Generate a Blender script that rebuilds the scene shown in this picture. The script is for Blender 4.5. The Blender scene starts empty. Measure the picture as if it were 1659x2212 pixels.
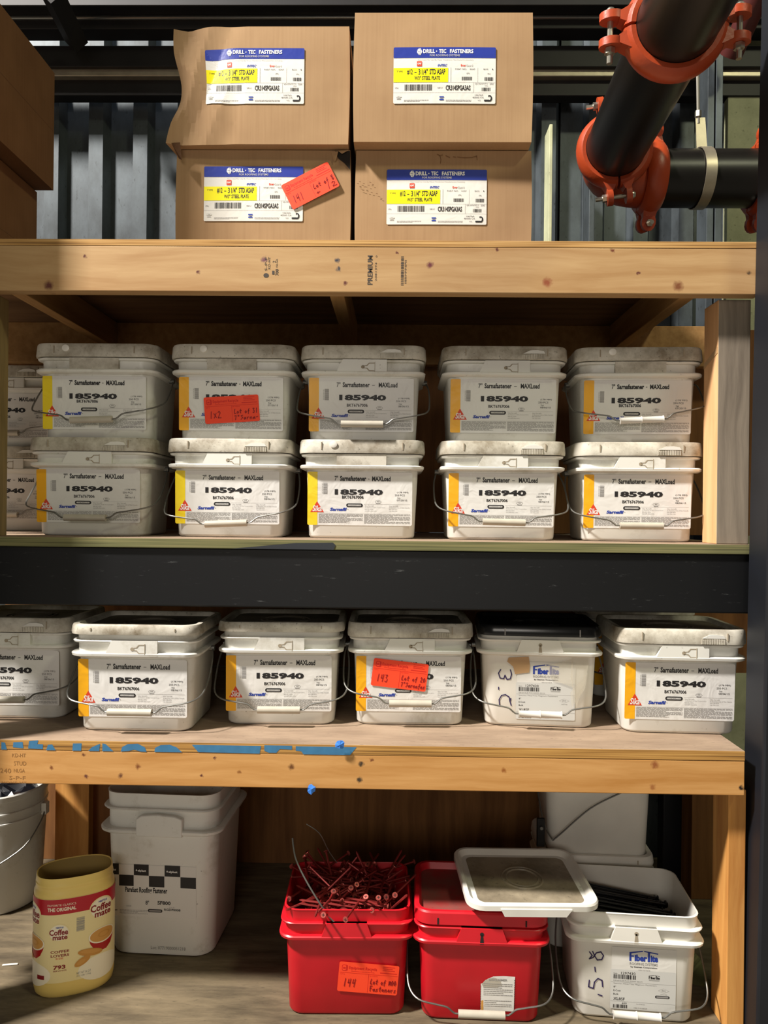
import bpy, bmesh, math, random
from mathutils import Vector, Matrix, Euler
R = math.radians
C = bpy.context.scene.collection
random.seed(7)

# ------------------------------------------------------------------ camera
F = 1661.0
CAM = Vector((0, 0, 1.5))
cd = bpy.data.cameras.new('camera'); cam = bpy.data.objects.new('camera', cd); C.objects.link(cam)
cd.sensor_fit = 'HORIZONTAL'; cd.sensor_width = 36; cd.lens = 36 * F / 1659; cd.clip_start = .02
CM = Matrix.Rotation(R(1.0), 3, 'Z') @ Matrix.Rotation(R(90), 3, 'X') @ Matrix.Rotation(R(.6), 3, 'Z')
cam.matrix_world = Matrix.Translation(CAM) @ CM.to_4x4()
bpy.context.scene.camera = cam
def ray(px, py): return CM @ Vector(((px - 829.5) / F, -(py - 1106) / F, -1))
def onY(px, py, Y): d = ray(px, py); return CAM + d * (Y / d.y)      # measured point at depth Y
def onZ(px, py, Z): d = ray(px, py); return CAM + d * ((Z - CAM.z) / d.z)

# ------------------------------------------------------------------ world, lights, exposure
w = bpy.data.worlds.new('warehouse_air'); bpy.context.scene.world = w; w.use_nodes = True
w.node_tree.nodes['Background'].inputs[0].default_value = (.62, .56, .46, 1)
w.node_tree.nodes['Background'].inputs[1].default_value = .13
def area(name, loc, target, sx, sy, power, col):
    l = bpy.data.lights.new(name, 'AREA'); l.shape = 'RECTANGLE'; l.size = sx; l.size_y = sy; l.energy = power; l.color = col
    o = bpy.data.objects.new(name, l); C.objects.link(o); o.location = loc
    o.rotation_euler = (Vector(target) - Vector(loc)).to_track_quat('-Z', 'Y').to_euler(); return o
area('high_bay_lamp', (-5.1, -.85, 8.4), (0, 1.9, 1.2), .75, .6, 2350, (1.0, .94, .87))
area('high_bay_lamp_2', (2.6, -.6, 5.2), (.4, 2.0, 1.4), .6, .35, 58, (.93, .93, .62))
area('frontal_fill_light', (-.5, -4.4, 2.5), (0, 2.4, 1.5), 2.0, 1.2, 62, (1.0, .92, .82))  # added low fill from the front, no doorway is known there
area('aisle_lamp', (-1.4, 2.2, 5.2), (-.9, 3.4, 2.4), .5, .3, 11, (.66, .80, 1.0))
vs = bpy.context.scene.view_settings
vs.view_transform = 'Standard'; vs.look = 'None'; vs.gamma = 1; vs.exposure = -.12; vs.use_curve_mapping = False

# ------------------------------------------------------------------ materials
MATS = {}
def nt(name, rough=.5, metal=0, spec=.5):
    m = bpy.data.materials.new(name); m.use_nodes = True; t = m.node_tree; b = t.nodes['Principled BSDF']
    b.inputs['Roughness'].default_value = rough; b.inputs['Metallic'].default_value = metal
    b.inputs['Specular IOR Level'].default_value = spec
    MATS[name] = m; return m, t, b
def srgb(r, g, b):
    f = lambda c: (c / 255 / 12.92) if c / 255 <= .04045 else ((c / 255 + .055) / 1.055) ** 2.4
    return (f(r), f(g), f(b), 1)
def plain(name, col, rough=.5, metal=0, spec=.5, noise=.0, nscale=20, bump=0, bscale=60):
    m, t, b = nt(name, rough, metal, spec); c = srgb(*col)
    if noise or bump: tc = t.nodes.new('ShaderNodeTexCoord')
    if noise:
        n = t.nodes.new('ShaderNodeTexNoise'); n.inputs['Scale'].default_value = nscale; n.inputs['Detail'].default_value = 5
        r = t.nodes.new('ShaderNodeValToRGB'); t.links.new(tc.outputs['Object'], n.inputs['Vector']); t.links.new(n.outputs['Fac'], r.inputs[0])
        r.color_ramp.elements[0].position = .3; r.color_ramp.elements[1].position = .7
        r.color_ramp.elements[0].color = tuple(v * (1 - noise) for v in c[:3]) + (1,); r.color_ramp.elements[1].color = tuple(min(1, v * (1 + noise * .5)) for v in c[:3]) + (1,)
        t.links.new(r.outputs[0], b.inputs['Base Color'])
    else: b.inputs['Base Color'].default_value = c
    if bump:
        n2 = t.nodes.new('ShaderNodeTexNoise'); n2.inputs['Scale'].default_value = bscale; n2.inputs['Detail'].default_value = 3
        bp = t.nodes.new('ShaderNodeBump'); bp.inputs['Strength'].default_value = bump; bp.inputs['Distance'].default_value = .002
        t.links.new(tc.outputs['Object'], n2.inputs['Vector']); t.links.new(n2.outputs['Fac'], bp.inputs['Height']); t.links.new(bp.outputs[0], b.inputs['Normal'])
    return m
def dirty(name, clean, dirt, lo, hi, rough=.42, scale=9, bump=.1, stretch=(1, 1, 1), fleck=.66):
    m, t, b = nt(name, rough)
    tc = t.nodes.new('ShaderNodeTexCoord'); mp = t.nodes.new('ShaderNodeMapping'); mp.inputs['Scale'].default_value = stretch
    oi = t.nodes.new('ShaderNodeObjectInfo'); mv = t.nodes.new('ShaderNodeVectorMath'); mv.operation = 'ADD'
    sc = t.nodes.new('ShaderNodeVectorMath'); sc.operation = 'SCALE'; sc.inputs['Scale'].default_value = 13
    cx = t.nodes.new('ShaderNodeCombineXYZ'); t.links.new(oi.outputs['Random'], cx.inputs[0]); t.links.new(oi.outputs['Random'], cx.inputs[1])
    t.links.new(cx.outputs[0], sc.inputs[0]); t.links.new(tc.outputs['Object'], mv.inputs[0]); t.links.new(sc.outputs[0], mv.inputs[1])
    t.links.new(mv.outputs[0], mp.inputs[0])
    n = t.nodes.new('ShaderNodeTexNoise'); n.inputs['Scale'].default_value = scale; n.inputs['Detail'].default_value = 9; n.inputs['Roughness'].default_value = .68
    t.links.new(mp.outputs[0], n.inputs['Vector'])
    r = t.nodes.new('ShaderNodeValToRGB'); r.color_ramp.elements[0].position = lo; r.color_ramp.elements[1].position = hi
    r.color_ramp.elements[0].color = srgb(*clean); r.color_ramp.elements[1].color = srgb(*dirt)
    t.links.new(n.outputs['Fac'], r.inputs[0]); t.links.new(r.outputs[0], b.inputs['Base Color'])
    # small dark flecks
    n3 = t.nodes.new('ShaderNodeTexNoise'); n3.inputs['Scale'].default_value = scale * 14; n3.inputs['Detail'].default_value = 2
    t.links.new(mp.outputs[0], n3.inputs['Vector'])
    r3 = t.nodes.new('ShaderNodeValToRGB'); r3.color_ramp.elements[0].position = fleck; r3.color_ramp.elements[1].position = fleck + .08
    r3.color_ramp.elements[0].color = (0, 0, 0, 1); r3.color_ramp.elements[1].color = (.5, .5, .5, 1)
    mx = t.nodes.new('ShaderNodeMix'); mx.data_type = 'RGBA'; t.links.new(n3.outputs['Fac'], r3.inputs[0]); t.links.new(r3.outputs[0], mx.inputs[0])
    t.links.new(r.outputs[0], mx.inputs[6]); mx.inputs[7].default_value = srgb(*[v * .62 for v in dirt]); t.links.new(mx.outputs[2], b.inputs['Base Color'])
    bp = t.nodes.new('ShaderNodeBump'); bp.inputs['Strength'].default_value = bump; bp.inputs['Distance'].default_value = .002
    t.links.new(n.outputs['Fac'], bp.inputs['Height']); t.links.new(bp.outputs[0], b.inputs['Normal'])
    return m
def wood(name, light, dark, knots=(), axis='X', rough=.65, gs=1.0, con=(.35, .68), planar='XZ'):
    m, t, b = nt(name, rough, 0, .3)
    tc = t.nodes.new('ShaderNodeTexCoord'); mp = t.nodes.new('ShaderNodeMapping')
    s = {'X': (1.3, 22, 22), 'Y': (22, 1.3, 22), 'Z': (22, 22, 1.3)}[axis]; mp.inputs['Scale'].default_value = [v * gs for v in s]
    d = t.nodes.new('ShaderNodeTexNoise'); d.inputs['Scale'].default_value = 3; d.inputs['Detail'].default_value = 2
    t.links.new(tc.outputs['Object'], d.inputs['Vector'])
    ad = t.nodes.new('ShaderNodeVectorMath'); ad.operation = 'MULTIPLY_ADD'; ad.inputs[1].default_value = (.05, .05, .05)
    t.links.new(d.outputs['Color'], ad.inputs[0]); t.links.new(tc.outputs['Object'], ad.inputs[2]); t.links.new(ad.outputs[0], mp.inputs[0])
    n = t.nodes.new('ShaderNodeTexNoise'); n.inputs['Scale'].default_value = 1.6; n.inputs['Detail'].default_value = 7; n.inputs['Roughness'].default_value = .62
    t.links.new(mp.outputs[0], n.inputs['Vector'])
    r = t.nodes.new('ShaderNodeValToRGB'); r.color_ramp.elements[0].position = con[0]; r.color_ramp.elements[1].position = con[1]
    r.color_ramp.elements[0].color = srgb(*light); r.color_ramp.elements[1].color = srgb(*dark); t.links.new(n.outputs['Fac'], r.inputs[0])
    last = r.outputs[0]
    kn = t.nodes.new('ShaderNodeTexNoise'); kn.inputs['Scale'].default_value = 120; t.links.new(tc.outputs['Object'], kn.inputs['Vector'])
    ka = t.nodes.new('ShaderNodeVectorMath'); ka.operation = 'MULTIPLY_ADD'; ka.inputs[1].default_value = (.011, 0, .011); t.links.new(kn.outputs['Color'], ka.inputs[0])
    kb = t.nodes.new('ShaderNodeVectorMath'); kb.operation = 'ADD'; kb.inputs[1].default_value = (-.0055, 0, -.0055); t.links.new(tc.outputs['Object'], ka.inputs[2]); t.links.new(ka.outputs[0], kb.inputs[0])
    sp = t.nodes.new('ShaderNodeSeparateXYZ'); t.links.new(kb.outputs[0], sp.inputs[0])
    for (kx, kz, kr, kc) in knots:
        cx = t.nodes.new('ShaderNodeCombineXYZ'); t.links.new(sp.outputs[0], cx.inputs[0]); t.links.new(sp.outputs[2], cx.inputs[2])
        ds = t.nodes.new('ShaderNodeVectorMath'); ds.operation = 'DISTANCE'; ds.inputs[1].default_value = (kx, 0, kz); t.links.new(cx.outputs[0], ds.inputs[0])
        mr = t.nodes.new('ShaderNodeMapRange'); mr.inputs[1].default_value = kr * 1.4; mr.inputs[2].default_value = kr * .45; t.links.new(ds.outputs['Value'], mr.inputs[0])
        mx = t.nodes.new('ShaderNodeMix'); mx.data_type = 'RGBA'; t.links.new(mr.outputs[0], mx.inputs[0]); t.links.new(last, mx.inputs[6]); mx.inputs[7].default_value = srgb(*kc); last = mx.outputs[2]
    t.links.new(last, b.inputs['Base Color'])
    bp = t.nodes.new('ShaderNodeBump'); bp.inputs['Strength'].default_value = .15; bp.inputs['Distance'].default_value = .001
    t.links.new(n.outputs['Fac'], bp.inputs['Height']); t.links.new(bp.outputs[0], b.inputs['Normal'])
    return m
def ply_edge(name, a, b_, c):
    m, t, b = nt(name, .8, 0, .2)
    tc = t.nodes.new('ShaderNodeTexCoord'); mp = t.nodes.new('ShaderNodeMapping'); mp.inputs['Scale'].default_value = (3, 3, 260)
    n = t.nodes.new('ShaderNodeTexNoise'); n.inputs['Scale'].default_value = 1; n.inputs['Detail'].default_value = 5
    t.links.new(tc.outputs['Object'], mp.inputs[0]); t.links.new(mp.outputs[0], n.inputs['Vector'])
    r = t.nodes.new('ShaderNodeValToRGB'); e = r.color_ramp.elements; e[0].position = .3; e[1].position = .7
    e[0].color = srgb(*c); e[1].color = srgb(*a); x = e.new(.47); x.color = srgb(*b_)
    t.links.new(n.outputs['Fac'], r.inputs[0]); t.links.new(r.outputs[0], b.inputs['Base Color']); return m

plain('white_plastic', (232, 229, 220), .33, noise=.10, nscale=7)
dirty('scuffed_plastic', (226, 225, 218), (172, 164, 144), .56, .80, .38, 7, .06, fleck=.71)
dirty('dirty_lid', (214, 209, 195), (126, 114, 93), .40, .70, .5, 10, .15)
dirty('lid_dust_shade', (118, 110, 96), (66, 58, 46), .34, .64, .7, 6, .1)  # recess floor: dirt plus the shade under the beam, painted into the colour
plain('red_plastic', (204, 24, 38), .36, noise=.12, nscale=9)
dirty('dusty_red', (160, 44, 44), (128, 78, 70), .34, .60, .6, 8, .1)
plain('black_plastic', (20, 21, 22), .22)
plain('grip_plastic', (186, 179, 164), .45, noise=.12, nscale=30)
plain('white_grip', (214, 211, 204), .4)
plain('zinc_wire', (128, 128, 124), .42, .8)
plain('keyhole_shade', (160, 148, 128), .7)
plain('dark_hole', (30, 24, 20), .9)
plain('print_black', (28, 26, 28), .5); plain('print_grey', (150, 148, 146), .6); plain('print_lightgrey', (186, 184, 182), .6)
plain('print_blue', (34, 62, 160), .5); plain('print_red', (214, 62, 30), .5); plain('print_white', (236, 236, 234), .5)
def paper(name, col, wr=.35, rough=.38):
    m, t, b = nt(name, rough); b.inputs['Base Color'].default_value = srgb(*col)
    tc = t.nodes.new('ShaderNodeTexCoord'); n = t.nodes.new('ShaderNodeTexNoise'); n.inputs['Scale'].default_value = 16; n.inputs['Detail'].default_value = 2; n.inputs['Distortion'].default_value = 1.5
    oi = t.nodes.new('ShaderNodeObjectInfo'); n.noise_dimensions = '4D'; mm = t.nodes.new('ShaderNodeMath'); mm.operation = 'MULTIPLY'; mm.inputs[1].default_value = 30
    t.links.new(oi.outputs['Random'], mm.inputs[0]); t.links.new(mm.outputs[0], n.inputs['W'])
    bp = t.nodes.new('ShaderNodeBump'); bp.inputs['Strength'].default_value = wr; bp.inputs['Distance'].default_value = .006
    t.links.new(tc.outputs['Object'], n.inputs['Vector']); t.links.new(n.outputs['Fac'], bp.inputs['Height']); t.links.new(bp.outputs[0], b.inputs['Normal']); return m
paper('label_paper', (226, 225, 222)); paper('label_orange', (243, 176, 18)); paper('label_yellow', (240, 212, 30))
paper('sticker_white', (224, 222, 216), .2); paper('sticker_blue', (38, 56, 150), .15); paper('sticker_yellow', (244, 234, 20), .15)
plain('sticker_grey', (205, 205, 201), .4)
plain('tag_orange', (255, 72, 34), .6); plain('tag_print', (214, 26, 12), .6); plain('tag_ink', (150, 8, 14), .6)
def cardboard(name, a, b_):
    m, t, b = nt(name, .85, 0, .2)
    tc = t.nodes.new('ShaderNodeTexCoord'); mp = t.nodes.new('ShaderNodeMapping'); mp.inputs['Scale'].default_value = (160, 160, 3)
    n = t.nodes.new('ShaderNodeTexNoise'); n.inputs['Scale'].default_value = 1; n.inputs['Detail'].default_value = 3
    n2 = t.nodes.new('ShaderNodeTexNoise'); n2.inputs['Scale'].default_value = 7; n2.inputs['Detail'].default_value = 6
    t.links.new(tc.outputs['Object'], mp.inputs[0]); t.links.new(mp.outputs[0], n.inputs['Vector']); t.links.new(tc.outputs['Object'], n2.inputs['Vector'])
    ma = t.nodes.new('ShaderNodeMath'); ma.operation = 'MULTIPLY_ADD'; ma.inputs[1].default_value = .35; t.links.new(n.outputs['Fac'], ma.inputs[0])
    mb_ = t.nodes.new('ShaderNodeMath'); mb_.operation = 'MULTIPLY'; mb_.inputs[1].default_value = .65; t.links.new(n2.outputs['Fac'], mb_.inputs[0]); t.links.new(mb_.outputs[0], ma.inputs[2])
    r = t.nodes.new('ShaderNodeValToRGB'); r.color_ramp.elements[0].position = .35; r.color_ramp.elements[1].position = .66
    r.color_ramp.elements[0].color = srgb(*b_); r.color_ramp.elements[1].color = srgb(*a); t.links.new(ma.outputs[0], r.inputs[0]); t.links.new(r.outputs[0], b.inputs['Base Color'])
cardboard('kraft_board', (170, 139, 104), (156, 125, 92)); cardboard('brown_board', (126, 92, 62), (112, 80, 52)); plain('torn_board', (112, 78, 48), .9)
dirty('bottom_ply', (122, 108, 84), (70, 60, 44), .32, .66, .8, 4, .3, (1, 5, 5))
dirty('deck_ply', (160, 138, 116), (122, 102, 84), .35, .70, .85, 4, .12, (1, 4, 4))
wood('dark_ply', (142, 98, 56), (100, 64, 34), (), 'Z', .8, .5)
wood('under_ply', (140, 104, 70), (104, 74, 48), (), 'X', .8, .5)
wood('joist_wood', (186, 144, 92), (158, 116, 70), (), 'Y')
wood('stud_wood', (214, 158, 88), (184, 124, 62), (), 'Z')
wood('grey_post', (150, 138, 122), (112, 102, 90), (), 'Z', .85)
wood('peach_wood', (226, 180, 132), (206, 156, 108), (), 'Z')
wood('old_post', (150, 128, 84), (112, 96, 60), (), 'Z')
ply_edge('edge_top', (214, 174, 116), (176, 134, 80), (120, 88, 52))
ply_edge('edge_mid', (138, 130, 90), (112, 112, 76), (84, 80, 56))
ply_edge('edge_low', (206, 160, 92), (168, 124, 66), (112, 80, 44))
plain('blue_paint', (58, 118, 160), .6, noise=.15, nscale=40); plain('blue_tape', (60, 130, 226), .6)
plain('black_paint_dab', (40, 44, 50), .5)
# worn black steel
m, t, b = nt('black_steel', .45, 0, .3)
tc = t.nodes.new('ShaderNodeTexCoord'); mp = t.nodes.new('ShaderNodeMapping'); mp.inputs['Scale'].default_value = (5, 40, 40)
n = t.nodes.new('ShaderNodeTexNoise'); n.inputs['Scale'].default_value = 3; n.inputs['Detail'].default_value = 12; n.inputs['Roughness'].default_value = .8
r = t.nodes.new('ShaderNodeValToRGB'); r.color_ramp.elements[0].position = .61; r.color_ramp.elements[1].position = .73
r.color_ramp.elements[0].color = srgb(17, 18, 20); r.color_ramp.elements[1].color = srgb(104, 106, 106)
t.links.new(tc.outputs['Object'], mp.inputs[0]); t.links.new(mp.outputs[0], n.inputs['Vector']); t.links.new(n.outputs['Fac'], r.inputs[0]); t.links.new(r.outputs[0], b.inputs['Base Color'])
plain('post_steel', (18, 21, 28), .5, noise=.2, nscale=12)
plain('dark_steel', (26, 24, 24), .5, .3, noise=.3, nscale=8)
plain('pipe_black', (20, 18, 16), .36, 0, .35, noise=.15, nscale=10, bump=.05)
plain('pipe_maroon', (70, 18, 14), .5)
plain('coupling_orange', (164, 62, 26), .40, noise=.12, nscale=14, bump=.2, bscale=120)
plain('bolt_zinc', (196, 192, 178), .3, .9)
plain('strap_zinc', (176, 166, 146), .42, .75, noise=.15, nscale=25)
dirty('galvanised_sheet', (84, 92, 97), (50, 54, 56), .35, .7, .45, 5, .05, (1, 1, .5))
MATS['galvanised_sheet'].node_tree.nodes['Principled BSDF'].inputs['Metallic'].default_value = .35
dirty('pale_wall', (196, 198, 160), (140, 142, 112), .35, .75, .7, 4, .05)
plain('concrete', (120, 116, 108), .8, noise=.2, nscale=5)
plain('shiny_purlin', (120, 120, 116), .25, .8)
plain('creamer_plastic', (238, 208, 120), .35); plain('creamer_label', (244, 226, 168), .35); plain('creamer_red', (186, 20, 36), .35)
plain('creamer_cream', (250, 240, 214), .35); plain('cup_red', (178, 24, 26), .35); plain('coffee_tan', (214, 156, 80), .4); plain('biscuit', (206, 146, 68), .5)
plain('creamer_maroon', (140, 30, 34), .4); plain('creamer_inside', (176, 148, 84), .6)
plain('screw_red', (150, 52, 50), .32, .5); plain('screw_head', (186, 92, 84), .35, .6); plain('screw_black', (20, 20, 22), .35, .4)
plain('black_bag', (18, 20, 26), .3); plain('tape_brown', (186, 150, 108), .3); plain('purple_ink', (44, 30, 84), .5); plain('wood_ink', (70, 62, 56), .8); plain('faint_ink', (150, 106, 56), .8)
m, t, b = nt('clear_tape', .12); b.inputs['Base Color'].default_value = srgb(215, 208, 190); b.inputs['Alpha'].default_value = .35

# ------------------------------------------------------------------ mesh helpers
class MB:
    def __init__(s): s.v = []; s.f = []; s.m = []; s.mats = []
    def mi(s, name):
        if name not in s.mats: s.mats.append(name)
        return s.mats.index(name)
    def add(s, vs_, fs, mat):
        o = len(s.v); s.v += [tuple(p) for p in vs_]; k = s.mi(mat)
        for f in fs: s.f.append(tuple(i + o for i in f)); s.m.append(k)
    def box(s, x0, y0, z0, x1, y1, z1, mat, M=None):
        vs_ = [Vector(p) for p in ((x0, y0, z0), (x1, y0, z0), (x1, y1, z0), (x0, y1, z0), (x0, y0, z1), (x1, y0, z1), (x1, y1, z1), (x0, y1, z1))]
        if M: vs_ = [M @ p for p in vs_]
        s.add(vs_, [(0, 3, 2, 1), (4, 5, 6, 7), (0, 1, 5, 4), (1, 2, 6, 5), (2, 3, 7, 6), (3, 0, 4, 7)], mat)
    def loft(s, rings, mat, cap0=True, cap1=True, mats=None):
        n = len(rings[0]); o = len(s.v); k = s.mi(mat)
        for r_ in rings: s.v += [tuple(p) for p in r_]
        for i in range(len(rings) - 1):
            kk = s.mi(mats[i]) if mats else k
            for j in range(n):
                a = o + i * n + j; b_ = o + i * n + (j + 1) % n; s.f.append((a, b_, b_ + n, a + n)); s.m.append(kk)
        if cap0: s.f.append(tuple(o + j for j in reversed(range(n)))); s.m.append(k)
        if cap1: s.f.append(tuple(o + (len(rings) - 1) * n + j for j in range(n))); s.m.append(s.mi(mats[-1]) if mats else k)
    def tube(s, pts, r, mat, seg=8, caps=True, radii=None):
        pts = [Vector(p) for p in pts]; rings = []; up = None
        for i, p in enumerate(pts):
            d = (pts[min(i + 1, len(pts) - 1)] - pts[max(i - 1, 0)]).normalized()
            if up is None: up = Vector((0, 0, 1)) if abs(d.z) < .9 else Vector((1, 0, 0))
            a = d.cross(up).normalized(); b_ = a.cross(d).normalized(); up = b_
            rr = radii[i] if radii else r
            rings.append([p + a * rr * math.cos(-2 * math.pi * k / seg) + b_ * rr * math.sin(-2 * math.pi * k / seg) for k in range(seg)])
        s.loft([list(reversed(q)) for q in rings], mat, caps, caps)
    def prism(s, pts, y0, y1, mat, M=None):     # polygon in XZ (CCW seen from -Y) extruded from y0 (front) to y1
        n = len(pts); vs_ = [Vector((x, y0, z)) for x, z in pts] + [Vector((x, y1, z)) for x, z in pts]
        if M: vs_ = [M @ p for p in vs_]
        s.add(vs_, [tuple(range(n)), tuple(reversed(range(n, 2 * n)))] + [(i, i + n, (i + 1) % n + n, (i + 1) % n) for i in range(n)], mat)
    def mesh(s, name, smooth=35):
        me = bpy.data.meshes.new(name); me.from_pydata(s.v, [], s.f)
        for k in s.mats: me.materials.append(MATS[k])
        me.polygons.foreach_set('material_index', s.m); me.update()
        if smooth:
            me.shade_smooth(); me.set_sharp_from_angle(angle=R(smooth))
        return me
def obj(name, mb, parent=None, loc=(0, 0, 0), rot=(0, 0, 0), smooth=35, label=None, bevel=0):
    me = mb if isinstance(mb, bpy.types.Mesh) else mb.mesh(name, smooth)
    o = bpy.data.objects.new(name, me); C.objects.link(o); o.location = loc; o.rotation_euler = rot
    if parent: o.parent = parent
    if label: o['label'] = label
    if bevel:
        md = o.modifiers.new('bevel', 'BEVEL'); md.width = bevel; md.segments = 2; md.limit_method = 'ANGLE'
    return o
def tag(o, label, cat, group=None, kind=None):
    if label: o['label'] = label
    if cat: o['category'] = cat
    if group: o['group'] = group
    if kind: o['kind'] = kind
    return o
def thing(name, label, cat, loc=(0, 0, 0), rotz=0, group=None, rot=None):
    o = bpy.data.objects.new(name, None); C.objects.link(o); o.empty_display_size = .05
    o.location = loc; o.rotation_euler = rot if rot else (0, 0, rotz)
    return tag(o, label, cat, group)
def rr(hw, hd, r, z, n=5, cx=0, cy=0):
    out = []
    for (sx, sy, a0) in ((1, -1, -90), (1, 1, 0), (-1, 1, 90), (-1, -1, 180)):
        for k in range(n + 1):
            a = R(a0 + 90 * k / n); out.append((cx + sx * (hw - r) + r * math.cos(a), cy + sy * (hd - r) + r * math.sin(a), z))
    return out
def smoothpath(pts, n=5):
    pts = [Vector(p) for p in pts]; q = [pts[0]] + pts + [pts[-1]]; out = []
    for i in range(1, len(q) - 2):
        for k in range(n):
            t_ = k / n; a, b_, c, d = q[i - 1:i + 3]
            out.append(.5 * ((2 * b_) + (c - a) * t_ + (2 * a - 5 * b_ + 4 * c - d) * t_ ** 2 + (3 * b_ - a - 3 * c + d) * t_ ** 3))
    out.append(pts[-1]); return out

# ------------------------------------------------------------------ flat print (labels): u right, v up, drawn on the XZ plane facing -Y
TX = {}
def text_geo(s, bold=0, res=2):
    k = (s, bold, res)
    if k in TX: return TX[k]
    cu = bpy.data.curves.new('print', 'FONT'); cu.body = s; cu.resolution_u = res; cu.offset = bold; cu.fill_mode = 'FRONT'; cu.size = 1
    o = bpy.data.objects.new('print', cu); C.objects.link(o)
    dg = bpy.context.evaluated_depsgraph_get(); dg.update(); me = bpy.data.meshes.new_from_object(o.evaluated_get(dg))
    vs_ = [(v.co.x, v.co.y) for v in me.vertices]; fs = [tuple(p.vertices) for p in me.polygons]
    flip = me.polygons[0].normal.z < 0 if len(me.polygons) else False
    if flip: fs = [tuple(reversed(f)) for f in fs]
    bpy.data.objects.remove(o); bpy.data.curves.remove(cu); bpy.data.meshes.remove(me)
    x0 = min(p[0] for p in vs_); x1 = max(p[0] for p in vs_); y0 = min(p[1] for p in vs_); y1 = max(p[1] for p in vs_)
    TX[k] = ([((x - x0) / (x1 - x0), (y - y0) / (y1 - y0)) for x, y in vs_], fs); return TX[k]
STROKES = {'1': [[(.6, 1), (.4, 0)]], '4': [[(.3, .95), (.15, .45), (.75, .5)], [(.8, 1), (.55, 0)]], '2': [[(.1, .8), (.45, 1), (.75, .75), (.1, .05), (.95, .05)]],
 '3': [[(.1, .95), (.7, .95), (.35, .6), (.75, .35), (.5, 0), (.05, .1)]], 'x': [[(.1, .7), (.8, .1)], [(.8, .75), (.15, .05)]], '0': [[(.5, .9), (.1, .5), (.4, .05), (.9, .4), (.55, .9)]],
 '7': [[(.1, .85), (.7, .9), (.35, 0)]], '8': [[(.7, 1), (.1, .85), (.8, .2), (.4, 0), (.2, .25), (.8, .95)]], 'L': [[(.5, 1), (.1, .4), (.15, 0), (.8, .05)]],
 'o': [[(.5, .5), (.1, .25), (.45, 0), (.8, .25), (.5, .5)]], 't': [[(.6, .95), (.4, .1), (.7, .05)], [(.1, .55), (.95, .6)]], 'f': [[(.9, .95), (.6, .8), (.35, -.2)], [(.1, .4), (.8, .5)]],
 'S': [[(.9, .9), (.3, .85), (.75, .4), (.1, .0)]], 'a': [[(.7, .45), (.1, .3), (.3, 0), (.7, .4), (.85, 0)]], 'r': [[(.15, .5), (.2, 0)], [(.2, .35), (.8, .5)]],
 'n': [[(.1, .45), (.15, 0)], [(.15, .3), (.6, .5), (.8, 0)]], 's': [[(.8, .5), (.3, .4), (.6, .1), (.1, 0)]], 'e': [[(.1, .2), (.8, .3), (.5, .5), (.1, .2), (.8, .05)]],
 'M': [[(.05, 0), (.2, .8), (.5, .2), (.8, .8), (.95, 0)]], 'F': [[(.2, 1), (.15, 0)], [(.1, .95), (.9, 1)], [(.1, .5), (.7, .55)]], '"': [[(.3, 1), (.25, .75)], [(.6, 1), (.55, .75)]],
 '-': [[(.1, .4), (.8, .45)]], '#': [[(.1, .3), (.8, .35)], [(.4, .5), (.3, .1)]], '5': [[(.9, .95), (.3, .9), (.2, .5), (.8, .4), (.4, 0)]], ' ': []}
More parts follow.
